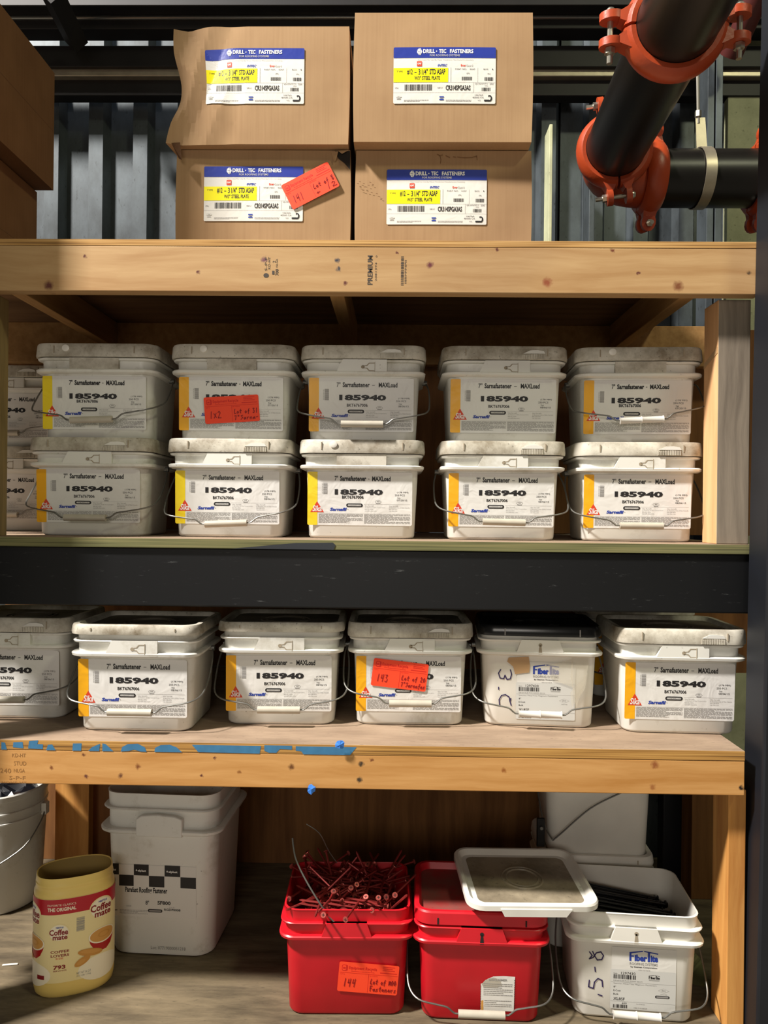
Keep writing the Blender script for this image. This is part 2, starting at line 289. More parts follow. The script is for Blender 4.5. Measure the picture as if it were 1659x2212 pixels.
class Lab:
    """print sheet measured in source units (x right, y down) mapped on a W x H metre sticker centred at 0"""
    def __init__(s, x0, y0, x1, y1, W, H, warp=None): s.b = MB(); s.x0, s.y0, s.sx, s.sy = x0, y0, W / (x1 - x0), H / (y1 - y0); s.W, s.H = W, H; s.warp = warp
    def pt(s, x, y, l): return ((x - s.x0) * s.sx - s.W / 2, -.0004 - .00022 * l, s.H / 2 - (y - s.y0) * s.sy)
    def poly(s, pts, mat, l=1):
        p = [s.pt(x, y, l) for x, y in pts]; a = sum(p[i][0] * p[(i + 1) % len(p)][2] - p[(i + 1) % len(p)][0] * p[i][2] for i in range(len(p)))
        if a < 0: p.reverse()
        s.b.add(p, [tuple(range(len(p)))], mat)
    def rect(s, x0, y0, x1, y1, mat, l=1, nx=1):
        for i in range(nx):
            a = x0 + (x1 - x0) * i / nx; b_ = x0 + (x1 - x0) * (i + 1) / nx; s.poly([(a, y0), (b_, y0), (b_, y1), (a, y1)], mat, l)
    def rrect(s, x0, y0, x1, y1, r, mat, l=0):
        pts = []
        for cx, cy, a0 in ((x1 - r, y1 - r, 0), (x0 + r, y1 - r, 90), (x0 + r, y0 + r, 180), (x1 - r, y0 + r, 270)):
            for k in range(5): a = R(a0 + 22.5 * k); pts.append((cx + r * math.cos(a), cy + r * math.sin(a)))
        s.poly(pts, mat, l)
    def ell(s, cx, cy, rx, ry, mat, l=1, n=20, a0=0, a1=360, rot=0):
        pts = []
        for k in range(n + (a1 - a0 < 360)):
            a = R(a0 + (a1 - a0) * k / n); x, y = rx * math.cos(a), ry * math.sin(a); pts.append((cx + x * math.cos(R(rot)) - y * math.sin(R(rot)), cy + x * math.sin(R(rot)) + y * math.cos(R(rot))))
        s.poly(pts, mat, l)
    def text(s, tx, x0, y0, x1, y1, mat='print_black', l=2, bold=0, shear=0, up=False, rise=0):
        g, fs = text_geo(tx, bold); vs_ = []
        for a, c in g:
            if up: x, y = x0 + (x1 - x0) * (1 - c), y1 - (y1 - y0) * a
            else: x, y = x0 + (x1 - x0) * a + shear * (y1 - y0) * c, y1 - (y1 - y0) * c - rise * a
            vs_.append(s.pt(x, y, l))
        s.b.add(vs_, fs, mat)
    def bars(s, x0, y0, x1, y1, mat='print_black', l=1, n=30, seed=1, vert=True):
        rd = random.Random(seed); t_ = 0
        while t_ < 1:
            wd = rd.uniform(.4, 1.4) / n
            a, b_ = t_, min(1, t_ + wd)
            if vert: s.rect(x0 + (x1 - x0) * a, y0, x0 + (x1 - x0) * b_, y1, mat, l)
            else: s.rect(x0, y0 + (y1 - y0) * a, x1, y0 + (y1 - y0) * b_, mat, l)
            t_ = b_ + rd.uniform(.4, 1.1) / n
    def lines(s, x0, y0, x1, y1, n, mat='print_lightgrey', l=1, seed=3, fill=.5):
        rd = random.Random(seed); h = (y1 - y0) / n
        for i in range(n):
            x = x0; e = x1 if rd.random() < .8 else x0 + (x1 - x0) * rd.uniform(.4, .9)
            while x < e:
                wd = (x1 - x0) * rd.uniform(.03, .12); s.rect(x, y0 + h * i, min(e, x + wd), y0 + h * (i + fill), mat, l); x += wd + (x1 - x0) * .012
    def stroke(s, pts, wd, mat, l=2):
        for (xa, ya), (xb, yb) in zip(pts, pts[1:]):
            dx, dy = xb - xa, yb - ya; L_ = math.hypot(dx, dy) or 1; nx, ny = -dy / L_ * wd / 2, dx / L_ * wd / 2; ex, ey = dx / L_ * wd * .3, dy / L_ * wd * .3
            s.poly([(xa + nx - ex, ya + ny - ey), (xb + nx + ex, yb + ny + ey), (xb - nx + ex, yb - ny + ey), (xa - nx - ex, ya - ny - ey)], mat, l)
    def hand(s, tx, x0, y0, x1, y1, wd, mat='tag_ink', l=3, rise=0, up=False):
        n = len(tx); cw = (x1 - x0) / n if not up else (y1 - y0) / n
        for i, ch in enumerate(tx):
            for st in STROKES.get(ch, []):
                if up: s.stroke([(x1 - (x1 - x0) * c, y1 - (y1 - y0) * 0 - (i + a * .85) * cw) for a, c in [(p[0], 1 - p[1]) for p in st]] if False else [(x1 - (x1 - x0) * (1 - c) , y1 - (i + a * .85) * cw) for a, c in [(p[0], 1 - p[1]) for p in st]], wd, mat, l)
                else: s.stroke([(x0 + (i + a * .85) * cw, y1 - (y1 - y0) * c - rise * (i + a) / n) for a, c in st], wd, mat, l)
    def frame(s, x0, y0, x1, y1, wd, mat, l=1):
        s.rect(x0, y0, x1, y0 + wd, mat, l); s.rect(x0, y1 - wd, x1, y1, mat, l); s.rect(x0, y0, x0 + wd, y1, mat, l); s.rect(x1 - wd, y0, x1, y1, mat, l)
    def mesh(s, name):
        me = s.b.mesh(name, 0)
        if s.warp:
            bm_ = bmesh.new(); bm_.from_mesh(me); bmesh.ops.triangulate(bm_, faces=bm_.faces)
            for _ in range(7):
                le = [e for e in bm_.edges if e.calc_length() > .009]
                if not le: break
                bmesh.ops.subdivide_edges(bm_, edges=le, cuts=1, use_grid_fill=False); bmesh.ops.triangulate(bm_, faces=bm_.faces)
            for v in bm_.verts: v.co = s.warp(v.co.copy())
            bm_.to_mesh(me); bm_.free()
        return me

def fastener_label(strip, var):
    L = Lab(80, 70, 1550, 895, .272, .150)
    L.rrect(80, 70, 1550, 895, 26, 'label_paper', 0)
    L.rrect(80, 70, 220, 895, 22, strip, 1); L.rect(150, 72, 220, 893, strip, 1.4)
    L.bars(300, 240, 360, 415, 'print_grey', 2, 34, 4, False); L.lines(282, 250, 292, 410, 12, 'print_grey', 2)
    if var == 'A':
        L.text('7"', 468, 135, 522, 208, bold=.01); L.text('Sarnafastener', 553, 133, 932, 210, bold=.03)
        L.rect(965, 174, 1003, 181, 'print_black', 2); L.text('MAXLoad', 1058, 135, 1320, 210, bold=.03)
        L.text('185940', 505, 325, 1165, 415, bold=.05); L.text('BKT6767006', 612, 463, 905, 510, bold=.02); d = '08/06/15'
    else:
        L.text('7"', 460, 130, 508, 205, bold=.02); L.text('Sarnafastener', 535, 130, 905, 208, bold=.04)
        L.rect(930, 170, 948, 180, 'print_black', 2); L.text('MAXLoad', 985, 133, 1245, 208, bold=.04)
        L.text('185940', 462, 335, 1140, 425, bold=.05); L.text('BKT6767006', 565, 432, 868, 482, bold=.03); d = '07/20/15'
    L.rrect(625, 555, 858, 612, 27, 'print_black', 2); L.rrect(645, 570, 838, 598, 12, 'print_grey', 3)
    L.text('RECYCLABLE', 655, 574, 828, 592, 'print_white', 4)
    L.text('Sarnafil', 393, 622, 622, 672, 'print_blue', 2, .045, .25); L.ell(648, 647, 6, 6, 'print_grey', 2, 10)
    L.poly([(215, 525), (120, 695), (312, 695)], 'print_red', 2)
    L.text('Sika', 150, 590, 280, 682, 'print_white', 3, .02, .12)
    L.text('(178 MM)', 1335, 365, 1495, 395); L.text('250 PCS', 1305, 408, 1445, 435); L.text('TW', 1338, 456, 1385, 480); L.text(d, 1335, 486, 1480, 512)
    for k in range(8): a = math.pi * 2 * k / 8; L.stroke([(1072 + 44 * math.cos(a), 525 + 22 * math.sin(a)), (1072 + 44 * math.cos(a + .785), 525 + 22 * math.sin(a + .785))], 4, 'print_grey')
    L.text('FM', 1058, 515, 1088, 533, 'print_black'); L.rect(1042, 550, 1104, 558, 'print_grey', 2)
    L.rect(870, 562, 1520, 565, 'print_lightgrey', 1)
    for x, q in ((885, ('Sika Sarnafil', 'A Division of Sika Corporation', '800-451-2504', 'sarnafil.sika.com')), (1225, ('Sika Sarnafil', 'A Business Unit of Sika Canada', '800-268-0479', 'can.sika.com'))):
        for i, s_ in enumerate(q): L.text(s_, x, 580 + 26 * i, x + len(s_) * 9.6, 596 + 26 * i, 'print_grey')
    L.rect(238, 712, 1525, 715, 'print_lightgrey', 1)
    L.lines(238, 722, 860, 865, 12, 'print_grey', 1, 5, .55); L.lines(878, 722, 1525, 868, 12, 'print_grey', 1, 6, .55)
    return L.mesh('label')
LAB_A = fastener_label('label_orange', 'A'); LAB_Y = fastener_label('label_yellow', 'A'); LAB_B = fastener_label('label_yellow', 'B'); LAB_D = fastener_label('label_orange', 'B')

def screw_box_label(warp=None):
    L = Lab(140, 105, 1580, 895, .272, .150, warp)
    L.rrect(140, 105, 1580, 895, 18, 'sticker_white', 0)
    N = 24 if warp else 1
    L.rrect(140, 105, 1580, 258, 18, 'sticker_blue', 1); L.rect(141, 150, 1579, 258, 'sticker_blue', 1.2, N)
    for p in ([(500, 122), (470, 150), (495, 165)], [(500, 122), (512, 140), (512, 165), (497, 165)], [(470, 155), (470, 188), (512, 188), (512, 170), (495, 172)], [(475, 192), (500, 218), (512, 200), (512, 192)], [(508, 122), (540, 170), (508, 218), (518, 218), (543, 170), (518, 122)], [(516, 130), (538, 170), (516, 210)]):
        L.poly(p, 'print_white', 3)
    L.text('DRILL', 555, 135, 722, 192, 'print_white', 3, .03); L.ell(745, 165, 8, 9, 'print_white', 3, 10); L.text('TEC', 778, 135, 880, 192, 'print_white', 3, .03)
    L.text('FASTENERS', 932, 135, 1262, 192, 'print_white', 3, .03); L.text('FOR ROOFING SYSTEMS', 650, 210, 1075, 238, 'print_lightgrey', 3, .01)
    L.text('Approved For Use By Major Membrane Manufacturers Including', 475, 272, 1260, 293, 'print_lightgrey', 2)
    L.rect(470, 305, 540, 375, 'print_red', 2); L.text('GAF', 478, 325, 532, 352, 'print_white', 3, .03); L.text('INTEC', 760, 345, 888, 378, 'print_blue', 2, .04, .3); L.text('Ever', 1088, 347, 1160, 378, 'print_red', 2, .03); L.text('Guard', 1163, 347, 1255, 380, 'print_grey', 2)
    L.rect(141, 398, 910, 600, 'sticker_yellow', 1.4, 12 if warp else 1)
    L.text('TYPE', 185, 438, 270, 460); L.text('#12', 332, 415, 410, 498, bold=.02); L.rect(435, 458, 465, 470, 'print_black', 2); L.text('3', 492, 415, 518, 496, bold=.02); L.text('1/4"', 540, 415, 622, 496, bold=.02); L.text('STD ASAP', 648, 415, 870, 492, bold=.03)
    L.text('W/3"', 435, 515, 525, 568, bold=.02); L.text('STEEL', 543, 515, 662, 568, bold=.03); L.text('PLATE', 680, 515, 795, 566, bold=.03)
    L.rect(947, 392, 952, 597, 'print_grey', 1); L.rect(1324, 392, 1328, 597, 'print_lightgrey', 1); L.rect(140, 600, 1575, 603, 'print_lightgrey', .8); L.rect(1271, 600, 1274, 740, 'print_grey', 1); L.rect(140, 740, 1575, 743, 'print_lightgrey', 1)
    L.text('PART NO.', 1010, 405, 1172, 424); L.text('ASAP', 1212, 405, 1288, 424); L.text('(P)', 1170, 465, 1212, 487); L.bars(1105, 522, 1247, 572, 'print_black', 1, 17, 2)
    L.text('BOX', 1408, 405, 1474, 424); L.text('1', 1530, 405, 1540, 424); L.text('(R)', 1466, 470, 1505, 490); L.bars(1422, 525, 1546, 576, 'print_black', 1, 15, 3)
    L.text('(S)', 165, 668, 208, 690); L.bars(300, 630, 688, 715, 'print_black', 1, 40, 5); L.text('SKU', 762, 668, 830, 686); L.text('CR314SPGA3AS', 878, 640, 1225, 712, bold=.025)
    L.text('QUANTITY', 1290, 610, 1470, 630); L.text('250', 1495, 610, 1550, 630); L.text('(Q)', 1425, 638, 1468, 655); L.bars(1385, 672, 1507, 720, 'print_black', 1, 16, 8)
    L.ell(218, 803, 42, 18, 'print_lightgrey', 1); L.ell(218, 803, 36, 14, 'sticker_white', 2); L.text('FM', 200, 795, 236, 812, 'print_grey', 3); L.rect(186, 828, 246, 838, 'print_lightgrey', 2)
    L.lines(290, 842, 640, 872, 3); L.lines(880, 842, 1240, 872, 3, seed=9); L.rect(790, 795, 854, 812, 'print_blue', 2); L.rect(800, 816, 844, 828, 'print_grey', 2); L.rect(790, 832, 852, 850, 'print_blue', 2)
    L.text('10676A', 1290, 768, 1406, 786); L.text('40500 CA', 1255, 800, 1415, 820); L.text('VO', 1330, 842, 1372, 860)
    L.rect(1420, 840, 1500, 864, 'print_black', 2); L.rect(1478, 778, 1505, 800, 'print_black', 2); L.ell(1500, 821, 32, 43, 'print_black', 2, 12, -90, 90); L.ell(1495, 821, 17, 24, 'sticker_white', 3, 12, -90, 90)
    return L.mesh('label')
BOXLAB = screw_box_label()

def fiber_logo(L, x0, y0, x1, y1, mat, l=2):
    X = lambda a: x0 + (x1 - x0) * a; Y = lambda b_: y0 + (y1 - y0) * b_
    L.poly([(X(0), Y(.2)), (X(.47), Y(0)), (X(.47), Y(.1)), (X(.07), Y(.29)), (X(0), Y(.29))], mat, l); L.poly([(X(.51), Y(0)), (X(1), Y(.18)), (X(1), Y(.28)), (X(.51), Y(.1))], mat, l)
    L.rect(X(0), Y(.29), X(.07), Y(1), mat, l); L.rect(X(.07), Y(.48), X(.16), Y(.6), mat, l); L.text('iber', X(.18), Y(.38), X(.62), Y(1), mat, l, .055); L.rect(X(.64), Y(.1), X(.72), Y(1), mat, l); L.text('ite', X(.74), Y(.38), X(1), Y(1), mat, l, .055)
def fiber_label(variant):
    L = Lab(0, 40, 1255, 1200, .168, .156)
    L.rect(140, 40, 1255, 1195, 'sticker_white', 0); L.rrect(125, 455, 1255, 1198, 30, 'sticker_grey', 1)
    fiber_logo(L, 445, 85, 940, 285, 'print_blue'); L.text('ROOFING SYSTEMS', 452, 308, 935, 356, 'print_grey', 2, .01); L.text('by Seaman Corporation', 468, 378, 925, 412, 'print_black', 2, .02); L.text('1-800-927-8578', 600, 435, 805, 458, 'print_grey')
    L.text('Item', 178, 522, 240, 540); L.text('1297430', 308, 498, 555, 545); L.bars(178, 552, 565, 632, n=26, seed=6, l=2)
    fiber_logo(L, 785, 525, 975, 600, 'print_black'); L.lines(788, 610, 970, 640, 2, 'print_grey', 2)
    L.text('DE-#15x8 PH3 E0999 001M', 178, 652, 675, 680, 'print_grey'); L.rect(130, 690, 1250, 693, 'print_grey', 2); L.text('Seaman FiberTite Magnum Fasteners', 178, 706, 922, 738, 'print_grey', 2)
    L.text('8"', 180, 768, 222, 800); L.text('E-Coat', 180, 835, 305, 868); L.text('Bulk', 180, 902, 268, 935); L.text('XL8SF', 180, 980, 378, 1032, bold=.01)
    L.rect(130, 1050, 1250, 1053, 'print_grey', 2); L.text('600', 330, 1068, 412, 1100); L.bars(178, 1112, 430, 1175, n=17, seed=9, l=2)
    L.text('YL143-8123', 575, 1074, 725, 1094, 'print_grey'); L.text('MEI F-418058', 540, 1145, 765, 1170, 'print_grey')
    for a, b_ in (((950, 805), (1043, 762)), ((1043, 762), (1138, 805)), ((1138, 805), (1043, 848)), ((1043, 848), (950, 805))): L.stroke([a, b_], 4, 'print_lightgrey')
    L.text('FM', 1015, 788, 1072, 826, 'print_grey'); L.text('APPROVED', 988, 868, 1108, 886, 'print_grey')
    if variant == 'low': L.rrect(900, 900, 1150, 950, 24, 'print_black', 2); L.rrect(920, 912, 1130, 938, 12, 'print_grey', 3)
    return L.mesh('label')
def marker_digits(shapes):
    L = Lab(0, 0, 100, 300, .04, .12)
    for st in shapes: L.stroke(st, 7, 'purple_ink', 1)
    return L.mesh('marker_writing')

def tag_mesh(num, l1, l2):
    L = Lab(0, 0, 1280, 640, .143, .0745)
    L.rrect(0, 0, 1280, 640, 40, 'tag_orange', 0)
    L.rrect(60, 60, 185, 190, 30, 'tag_print', 1); L.rrect(75, 75, 150, 175, 20, 'tag_orange', 2); L.rect(85, 110, 135, 145, 'tag_print', 3); L.text('Equipment', 210, 80, 540, 165, 'tag_print', 1, .02); L.text('Recycle', 565, 80, 810, 165, 'tag_print', 1, .02)
    L.lines(260, 185, 760, 200, 1, 'tag_print', 1); L.lines(930, 40, 1190, 150, 3, 'tag_print', 1, 4, .4); L.rect(880, 170, 1240, 186, 'tag_print', 1)
    L.rect(20, 225, 1260, 231, 'tag_print', 1); L.rect(640, 231, 647, 620, 'tag_print', 1); L.text('LOT #', 40, 245, 130, 270, 'tag_print'); L.text('BUYER #', 665, 245, 830, 270, 'tag_print')
    L.hand(num, 110, 350, 400, 520, 17); L.hand(l1, 690, 320, 1250, 430, 17); L.hand(l2, 690, 470, 1262, 580, 17)
    return L.mesh('lot_tag')

# ------------------------------------------------------------------ buckets
BW, BD = .149, .128
def fy(z, lift=.0008): return -BD + .0105 * (1 - z / .266) - lift
def body_mesh(mat, inner, open_, h=.266, r2=.203, r1=.235):
    b = MB(); k = (lambda z: (.0105 * (1 - z / h)))
    pr = [(0, -.007 - k(0)), (.003, -.002 - k(0)), (.008, -k(.01)), (r2 - .010, -k(r2)), (r2 - .010, .006), (r2 - .006, .0125), (r2, .0135), (r2 + .003, .011), (r2 + .003, 0),
          (r1 - .006, .0005), (r1 - .004, .009), (r1, .0105), (r1 + .002, .009), (r1 + .002, .001), (h - .004, .0015), (h - .001, .003), (h, .0015), (h, -.001)]
    rings = [rr(BW + d, BD + d, .036 + min(0, d * .3), z) for z, d in pr]
    ms = [mat] * (len(pr) - 1)
    for z, d in (((h - .004, -.002), (.01, -.016)) if open_ else ((h - .004, -.002), (h - .022, -.004))): rings.append(rr(BW + d, BD + d, .034, z)); ms.append(inner)
    b.loft(rings, mat, True, True, ms + [inner])
    return b.mesh('body')
def panel_mesh(mat, hole, style):
    b = MB(); y0 = -(BD + .0125); z0, z1 = .1975, .237
    if style == 'plain': b.prism([(-.064, .204), (.064, .204), (.064, z1), (-.064, z1)], y0 + .001, -BD + .002, mat)
    else:
        b.prism([(-.070, z0), (.062, z0), (.062, z1), (-.052, z1)] if style != 'trap' else [(-.062, z0), (.062, z0), (.048, z1), (-.048, z1)], y0, -BD + .002, mat)
        n = 14; cx, cz = .0, .0185 + z0
        if style == 'trap': cz = z1 - .013
        b.add([(cx + .0048 * math.cos(2 * math.pi * i / n), y0 - .0006, cz + .0048 * math.sin(2 * math.pi * i / n)) for i in range(n)], [tuple(range(n))], hole)
        if style == 'trap': b.add([(-.005, y0 - .0006, z0 + .002), (.005, y0 - .0006, z0 + .002), (.0022, y0 - .0006, cz), (-.0022, y0 - .0006, cz)], [(0, 1, 2, 3)], hole)
        else:
            for p in ([(0, .0022), (.011, .0025), (.017, .0095), (.030, .0098), (.030, .0118), (.0155, .0115), (.0095, .0045), (0, .0035)],):
                for sg in (1, -1):
                    q = [(cx + u, cz + sg * v) for u, v in p]
                    if sg < 0: q.reverse()
                    b.add([(x, y0 - .0006, z) for x, z in q], [tuple(range(len(q)))], hole)
            b.box(.0305, y0 - .0012, cz - .014, .0315, y0, cz + .014, hole)
    return b.mesh('latch_panel')
def lid_mesh(mat, top, z0=.239, z1=.277, out=.0145, notches=True):
    b = MB(); W, D = BW + out, BD + out
    rings = [rr(W - .004, D - .004, .038, z0), rr(W, D, .041, z0), rr(W + .001, D + .001, .042, z0 + .006), rr(W - .001, D - .001, .041, z1 - .005), rr(W - .004, D - .004, .038, z1), rr(W - .016, D - .016, .03, z1), rr(W - .021, D - .021, .026, z1 - .012), rr(W - .03, D - .03, .024, z1 - .013)]
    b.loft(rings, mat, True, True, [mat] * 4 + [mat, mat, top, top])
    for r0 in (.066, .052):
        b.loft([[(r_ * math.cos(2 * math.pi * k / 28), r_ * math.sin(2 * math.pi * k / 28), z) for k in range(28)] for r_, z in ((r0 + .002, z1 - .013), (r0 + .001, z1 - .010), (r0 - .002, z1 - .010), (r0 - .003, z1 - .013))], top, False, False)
    if notches:
        for x in (-.103, .106): b.box(x - .0013, -D - .0022, z0 + .010, x + .0013, -D + .003, z1 - .008, 'keyhole_shade')
    return b.mesh('lid')
def tab_mesh():
    b = MB(); D = BD + .0145
    for i in range(14): x = .042 + i * .0042; b.box(x, -D - .0028, .2405, x + .0022, -D + .002, .2405 + .014 - abs(i - 8) * .0003, 'dirty_lid')
    b.prism([(.044, .2555), (.10, .2555), (.096, .2625), (.080, .2655), (.062, .2645)], -D - .0026, -D + .001, 'scuffed_plastic'); return b.mesh('pull_tab')
def dot_mesh():
    b = MB(); D = BD + .0145
    b.loft([[(-.072 + r_ * math.cos(2 * math.pi * k / 16), -D - y, .2625 + r_ * math.sin(2 * math.pi * k / 16)) for k in range(16)] for r_, y in ((.0095, -.001), (.0095, .003), (.008, .0035))], 'white_plastic', False, True); return b.mesh('vent_plug')
def bail_path(dz=0, fy=0, tilt=0):
    h = [(.166, 0, .196), (.174, -.035, .168), (.1745, -.085, .120), (.168, -.122, .094), (.146, -.147, .082), (.105, -.151, .074), (.080, -.152, .069), (.066, -.1525, .058), (.050, -.1530, .055)]
    f = lambda p, sx: (p[0] * sx, p[1] + fy, p[2] + (dz if p[1] < -.02 else 0) + (tilt * sx * (p[0] / .17) if p[1] < -.1 else 0))
    return [f(p, -1) for p in h] + [f(p, 1) for p in reversed(h)]
def bail_mesh(**k):
    b = MB(); b.tube(smoothpath(bail_path(**k), 4), .0022, 'zinc_wire', 7)
    for sx in (-1, 1): b.tube([(sx * .157, 0, .196), (sx * .1705, 0, .196)], .0075, 'zinc_wire', 10)
    return b.mesh('handle')
def grip_mesh(mat, dz, tilt, ribbed, fy=0, L_=.054):
    b = MB(); z = .055 + dz; y = -.153 + fy; k = tilt * .3; n = 16
    xs = [-L_, -L_ + .003, -.003, 0, .003, L_ - .003, L_]
    rd = [.0105, .0088, .0088, .0105, .0088, .0088, .0105] if ribbed else [.0095] * 7
    b.tube([(x, y, z + k * x / .05) for x in xs], 0, mat, n, True, rd); return b.mesh('grip')
BODY = {('scuffed_plastic', 0): body_mesh('scuffed_plastic', 'white_plastic', False)}
PAN = {'key': panel_mesh('scuffed_plastic', 'keyhole_shade', 'key'), 'plain': panel_mesh('dirty_lid', 'keyhole_shade', 'plain')}
LID = lid_mesh('dirty_lid', 'lid_dust_shade'); LIDHI = lid_mesh('dirty_lid', 'lid_dust_shade', .2525, .2775); TAB = tab_mesh(); DOT = dot_mesh()
EAR = None
def bucket(label, loc, rot, mat='scuffed_plastic', lab=LAB_A, style='key', handle=(0, 0), lid=LID, group=None, ribbed=False, sticker=None, tab=True, name='bucket', labloc=None, body=None, grip='grip_plastic', back=False):
    t = thing(name, label, 'bucket', loc, R(rot), group)
    obj('body', body or BODY[('scuffed_plastic', 0)], t)
    obj('latch_panel', PAN[style], t)
    if lid:
        l = obj('lid', lid, t)
        if tab and lid is LID: obj('pull_tab', TAB, l) if style == 'key' else obj('vent_plug', DOT, l)
    if lab: obj('label', lab, t, labloc or (-.004, fy(.112), .112), (R(2.26), 0, 0), smooth=0)
    if handle is not None:
        hd = obj('handle', bail_mesh(dz=handle[0], tilt=handle[1]), t); obj('grip', grip_mesh(grip, handle[0], handle[1], ribbed), hd)
    if sticker: m_, x, z, r_ = sticker; obj('lot_tag', m_, t, (x, fy(z, .0032), z), (R(2.26), R(r_), 0), label='orange lot sticker with handwriting')
    return t

Z2 = onY(830, 1168, 1.925).z; Z3 = onZ(830, 1612, 0).z * 0 + onY(830, 1611, 1.82).z; Z4 = onY(830, 2190, 1.9).z; ZT = onY(830, 516, 1.89).z
HB = .266
def front_at(px, y, z): p = onY(px, 1106, y); return (p.x, y + BD, z)
TAG142 = tag_mesh('1x2', 'Lot of 31', '7"Sarna-'); TAG143 = tag_mesh('143', 'Lot of 20', '7"Sarnafas'); TAG144 = tag_mesh('144', 'Lot of M00', 'Fasteners'); TAG141 = tag_mesh('141', 'Lot of 8', '# 12')
YB = 2.05
ZS = .95; up = Z2 + .2640 * ZS
G2 = 'white buckets in two tiers on the middle shelf'
row2 = [
 ('grimy white bucket with yellow striped label, upper tier, leftmost, handle hanging low', 203, up, 0, LAB_B, 'plain', (.006, .006), None),
 ('white bucket with yellow striped label and orange lot sticker on the upper tier', 499, up, 0, LAB_D, 'plain', None, (TAG142, -.0015, .097, -4)),
 ('white bucket with handle hung across its label, middle stack of upper tier', 781, up, 0, LAB_A, 'key', (0, .0), None),
 ('white bucket with uncovered label and no handle in front, fourth on upper tier', 1088, up, 0, LAB_A, 'key', None, None),
 ('white bucket with ribbed white grip tilted over its label, upper tier beside grey post', 1384, up, -3, LAB_D, 'plain', (.018, .008), None),
 ('white bucket with orange striped label, lower tier, leftmost, wide handle drooping', 192, Z2, 0, LAB_A, 'key', (-.004, 0), None),
 ('white bucket with creased yellow striped label, lower tier under the stickered one', 493, Z2, 0, LAB_Y, 'key', (-.016, .008), None),
 ('white bucket with crumpled label and plain collar, no handle in front, lower tier centre', 780, Z2, 0, LAB_B, 'plain', None, None),
 ('white bucket with wide looped handle, fourth on the lower tier', 1086, Z2, 0, LAB_A, 'key', (-.004, -.003), None),
 ('white bucket on lower tier at right end beside the grey wooden post', 1386, Z2, -3, LAB_A, 'key', (-.010, 0), None)]
for i, (lb, px, z, rot, lab, st, hd, sk) in enumerate(row2):
    bucket(lb, front_at(px, YB, z), rot, lab=lab, style=st, handle=hd, group=G2, ribbed=(i == 4), sticker=sk, grip='white_grip' if i == 4 else 'grip_plastic').scale = (1.03, 1, ZS)
for z, s_ in ((up, 'upper'), (Z2, 'lower')):
    p = onY(10, 1106, 2.37); bucket('white bucket half hidden behind the left post, %s of the back pair' % s_, (p.x, 2.37 + BD, z), 0, lab=LAB_A, handle=(0, 0), group='back row buckets at left').scale.z = ZS
# row 3
G3 = 'buckets in a row on the third shelf'
def on3(px, py, Z): p = onZ(px, py, Z); return (p.x, p.y + BD - .012, Z)
bucket('white bucket cut off by the left edge on the third shelf', on3(22, 1551, Z3), 0, handle=(.004, .004), group=G3)
bucket('white bucket with raised lid, second from left on the third shelf', on3(291, 1579, Z3), 0, handle=(.003, 0), group=G3, lid=LIDHI)
bucket('white bucket with raised crooked lid, third from left on the third shelf', on3(602, 1565, Z3), 2, handle=(-.006, 0), group=G3, lid=LIDHI)
bucket('white bucket with orange lot sticker over its label on the third shelf', on3(883, 1566, Z3), 1, handle=(.012, 0), group=G3, sticker=(TAG143, -.027, .137, 6.5))
bucket('white bucket at right end of the third shelf with clean label and no handle', on3(1472, 1585, Z3), -2, handle=None, group=G3)
for px, lb in ((1390, 'white bucket in shadow glimpsed between the black lidded bucket and the rightmost one'),):
    p = onY(px, 1106, 2.33); bucket(lb, (p.x, 2.33 + BD, Z3), 0, handle=(0, 0), lab=LAB_A, lid=LIDHI)
PAN['trap'] = panel_mesh('white_plastic', 'keyhole_shade', 'trap')
FB = body_mesh('white_plastic', 'white_plastic', False)
BLID = lid_mesh('black_plastic', 'black_plastic', .246, .274, .010, False)
fb = bucket('white bucket with black lid, blue logo label and brown tape', on3(1170, 1570, Z3), -4, body=FB, style='trap', lab=None, lid=BLID, handle=(-.012, 0), group=G3, ribbed=True, grip='white_grip')
b = MB()
for x in (-.09, .10): b.box(x - .0014, -BD - .0125, .248, x + .0014, -BD - .008, .266, 'print_grey')
obj('lid_clip', b, fb)
obj('label', fiber_label('up'), fb, (.008, fy(.098), .098), (R(2.26), 0, 0))
obj('marker_writing', marker_digits([[(22, 30), (8, 55), (18, 88), (42, 92), (50, 68), (62, 96), (84, 92), (92, 60), (84, 30)], [(10, 150), (10, 166)], [(18, 275), (14, 235), (30, 205), (55, 200), (78, 215), (84, 245), (92, 272)], [(84, 245), (90, 225)]]), fb, (-.088, fy(.105), .105), (R(2.26), 0, 0))
L = Lab(0, 0, 360, 270, .062, .05); L.poly([(20, 20), (320, 0), (340, 130), (330, 230), (120, 262), (90, 150), (0, 80)], 'tape_brown', 0); obj('packing_tape', L.mesh('packing_tape'), fb, (-.052, fy(.165, .0022), .165), (R(2.26), 0, 0))
L = Lab(0, 0, 100, 100, .11, .14)
for q in ([(0, 20), (60, 5), (62, 60), (10, 45)], [(58, 0), (100, 0), (90, 45), (70, 100), (56, 40)], [(56, 70), (95, 30), (90, 62), (60, 98)]): L.poly(q, 'clear_tape', .5 + .5 * len(L.b.f))
obj('clear_tape', L.mesh('clear_tape'), fb, (.072, fy(.125, .0045), .125), (R(2.26), 0, 0), label='glossy clear tape')

for o_ in list(bpy.data.objects):
    if o_.get('group') == G3: o_.scale.z = .965
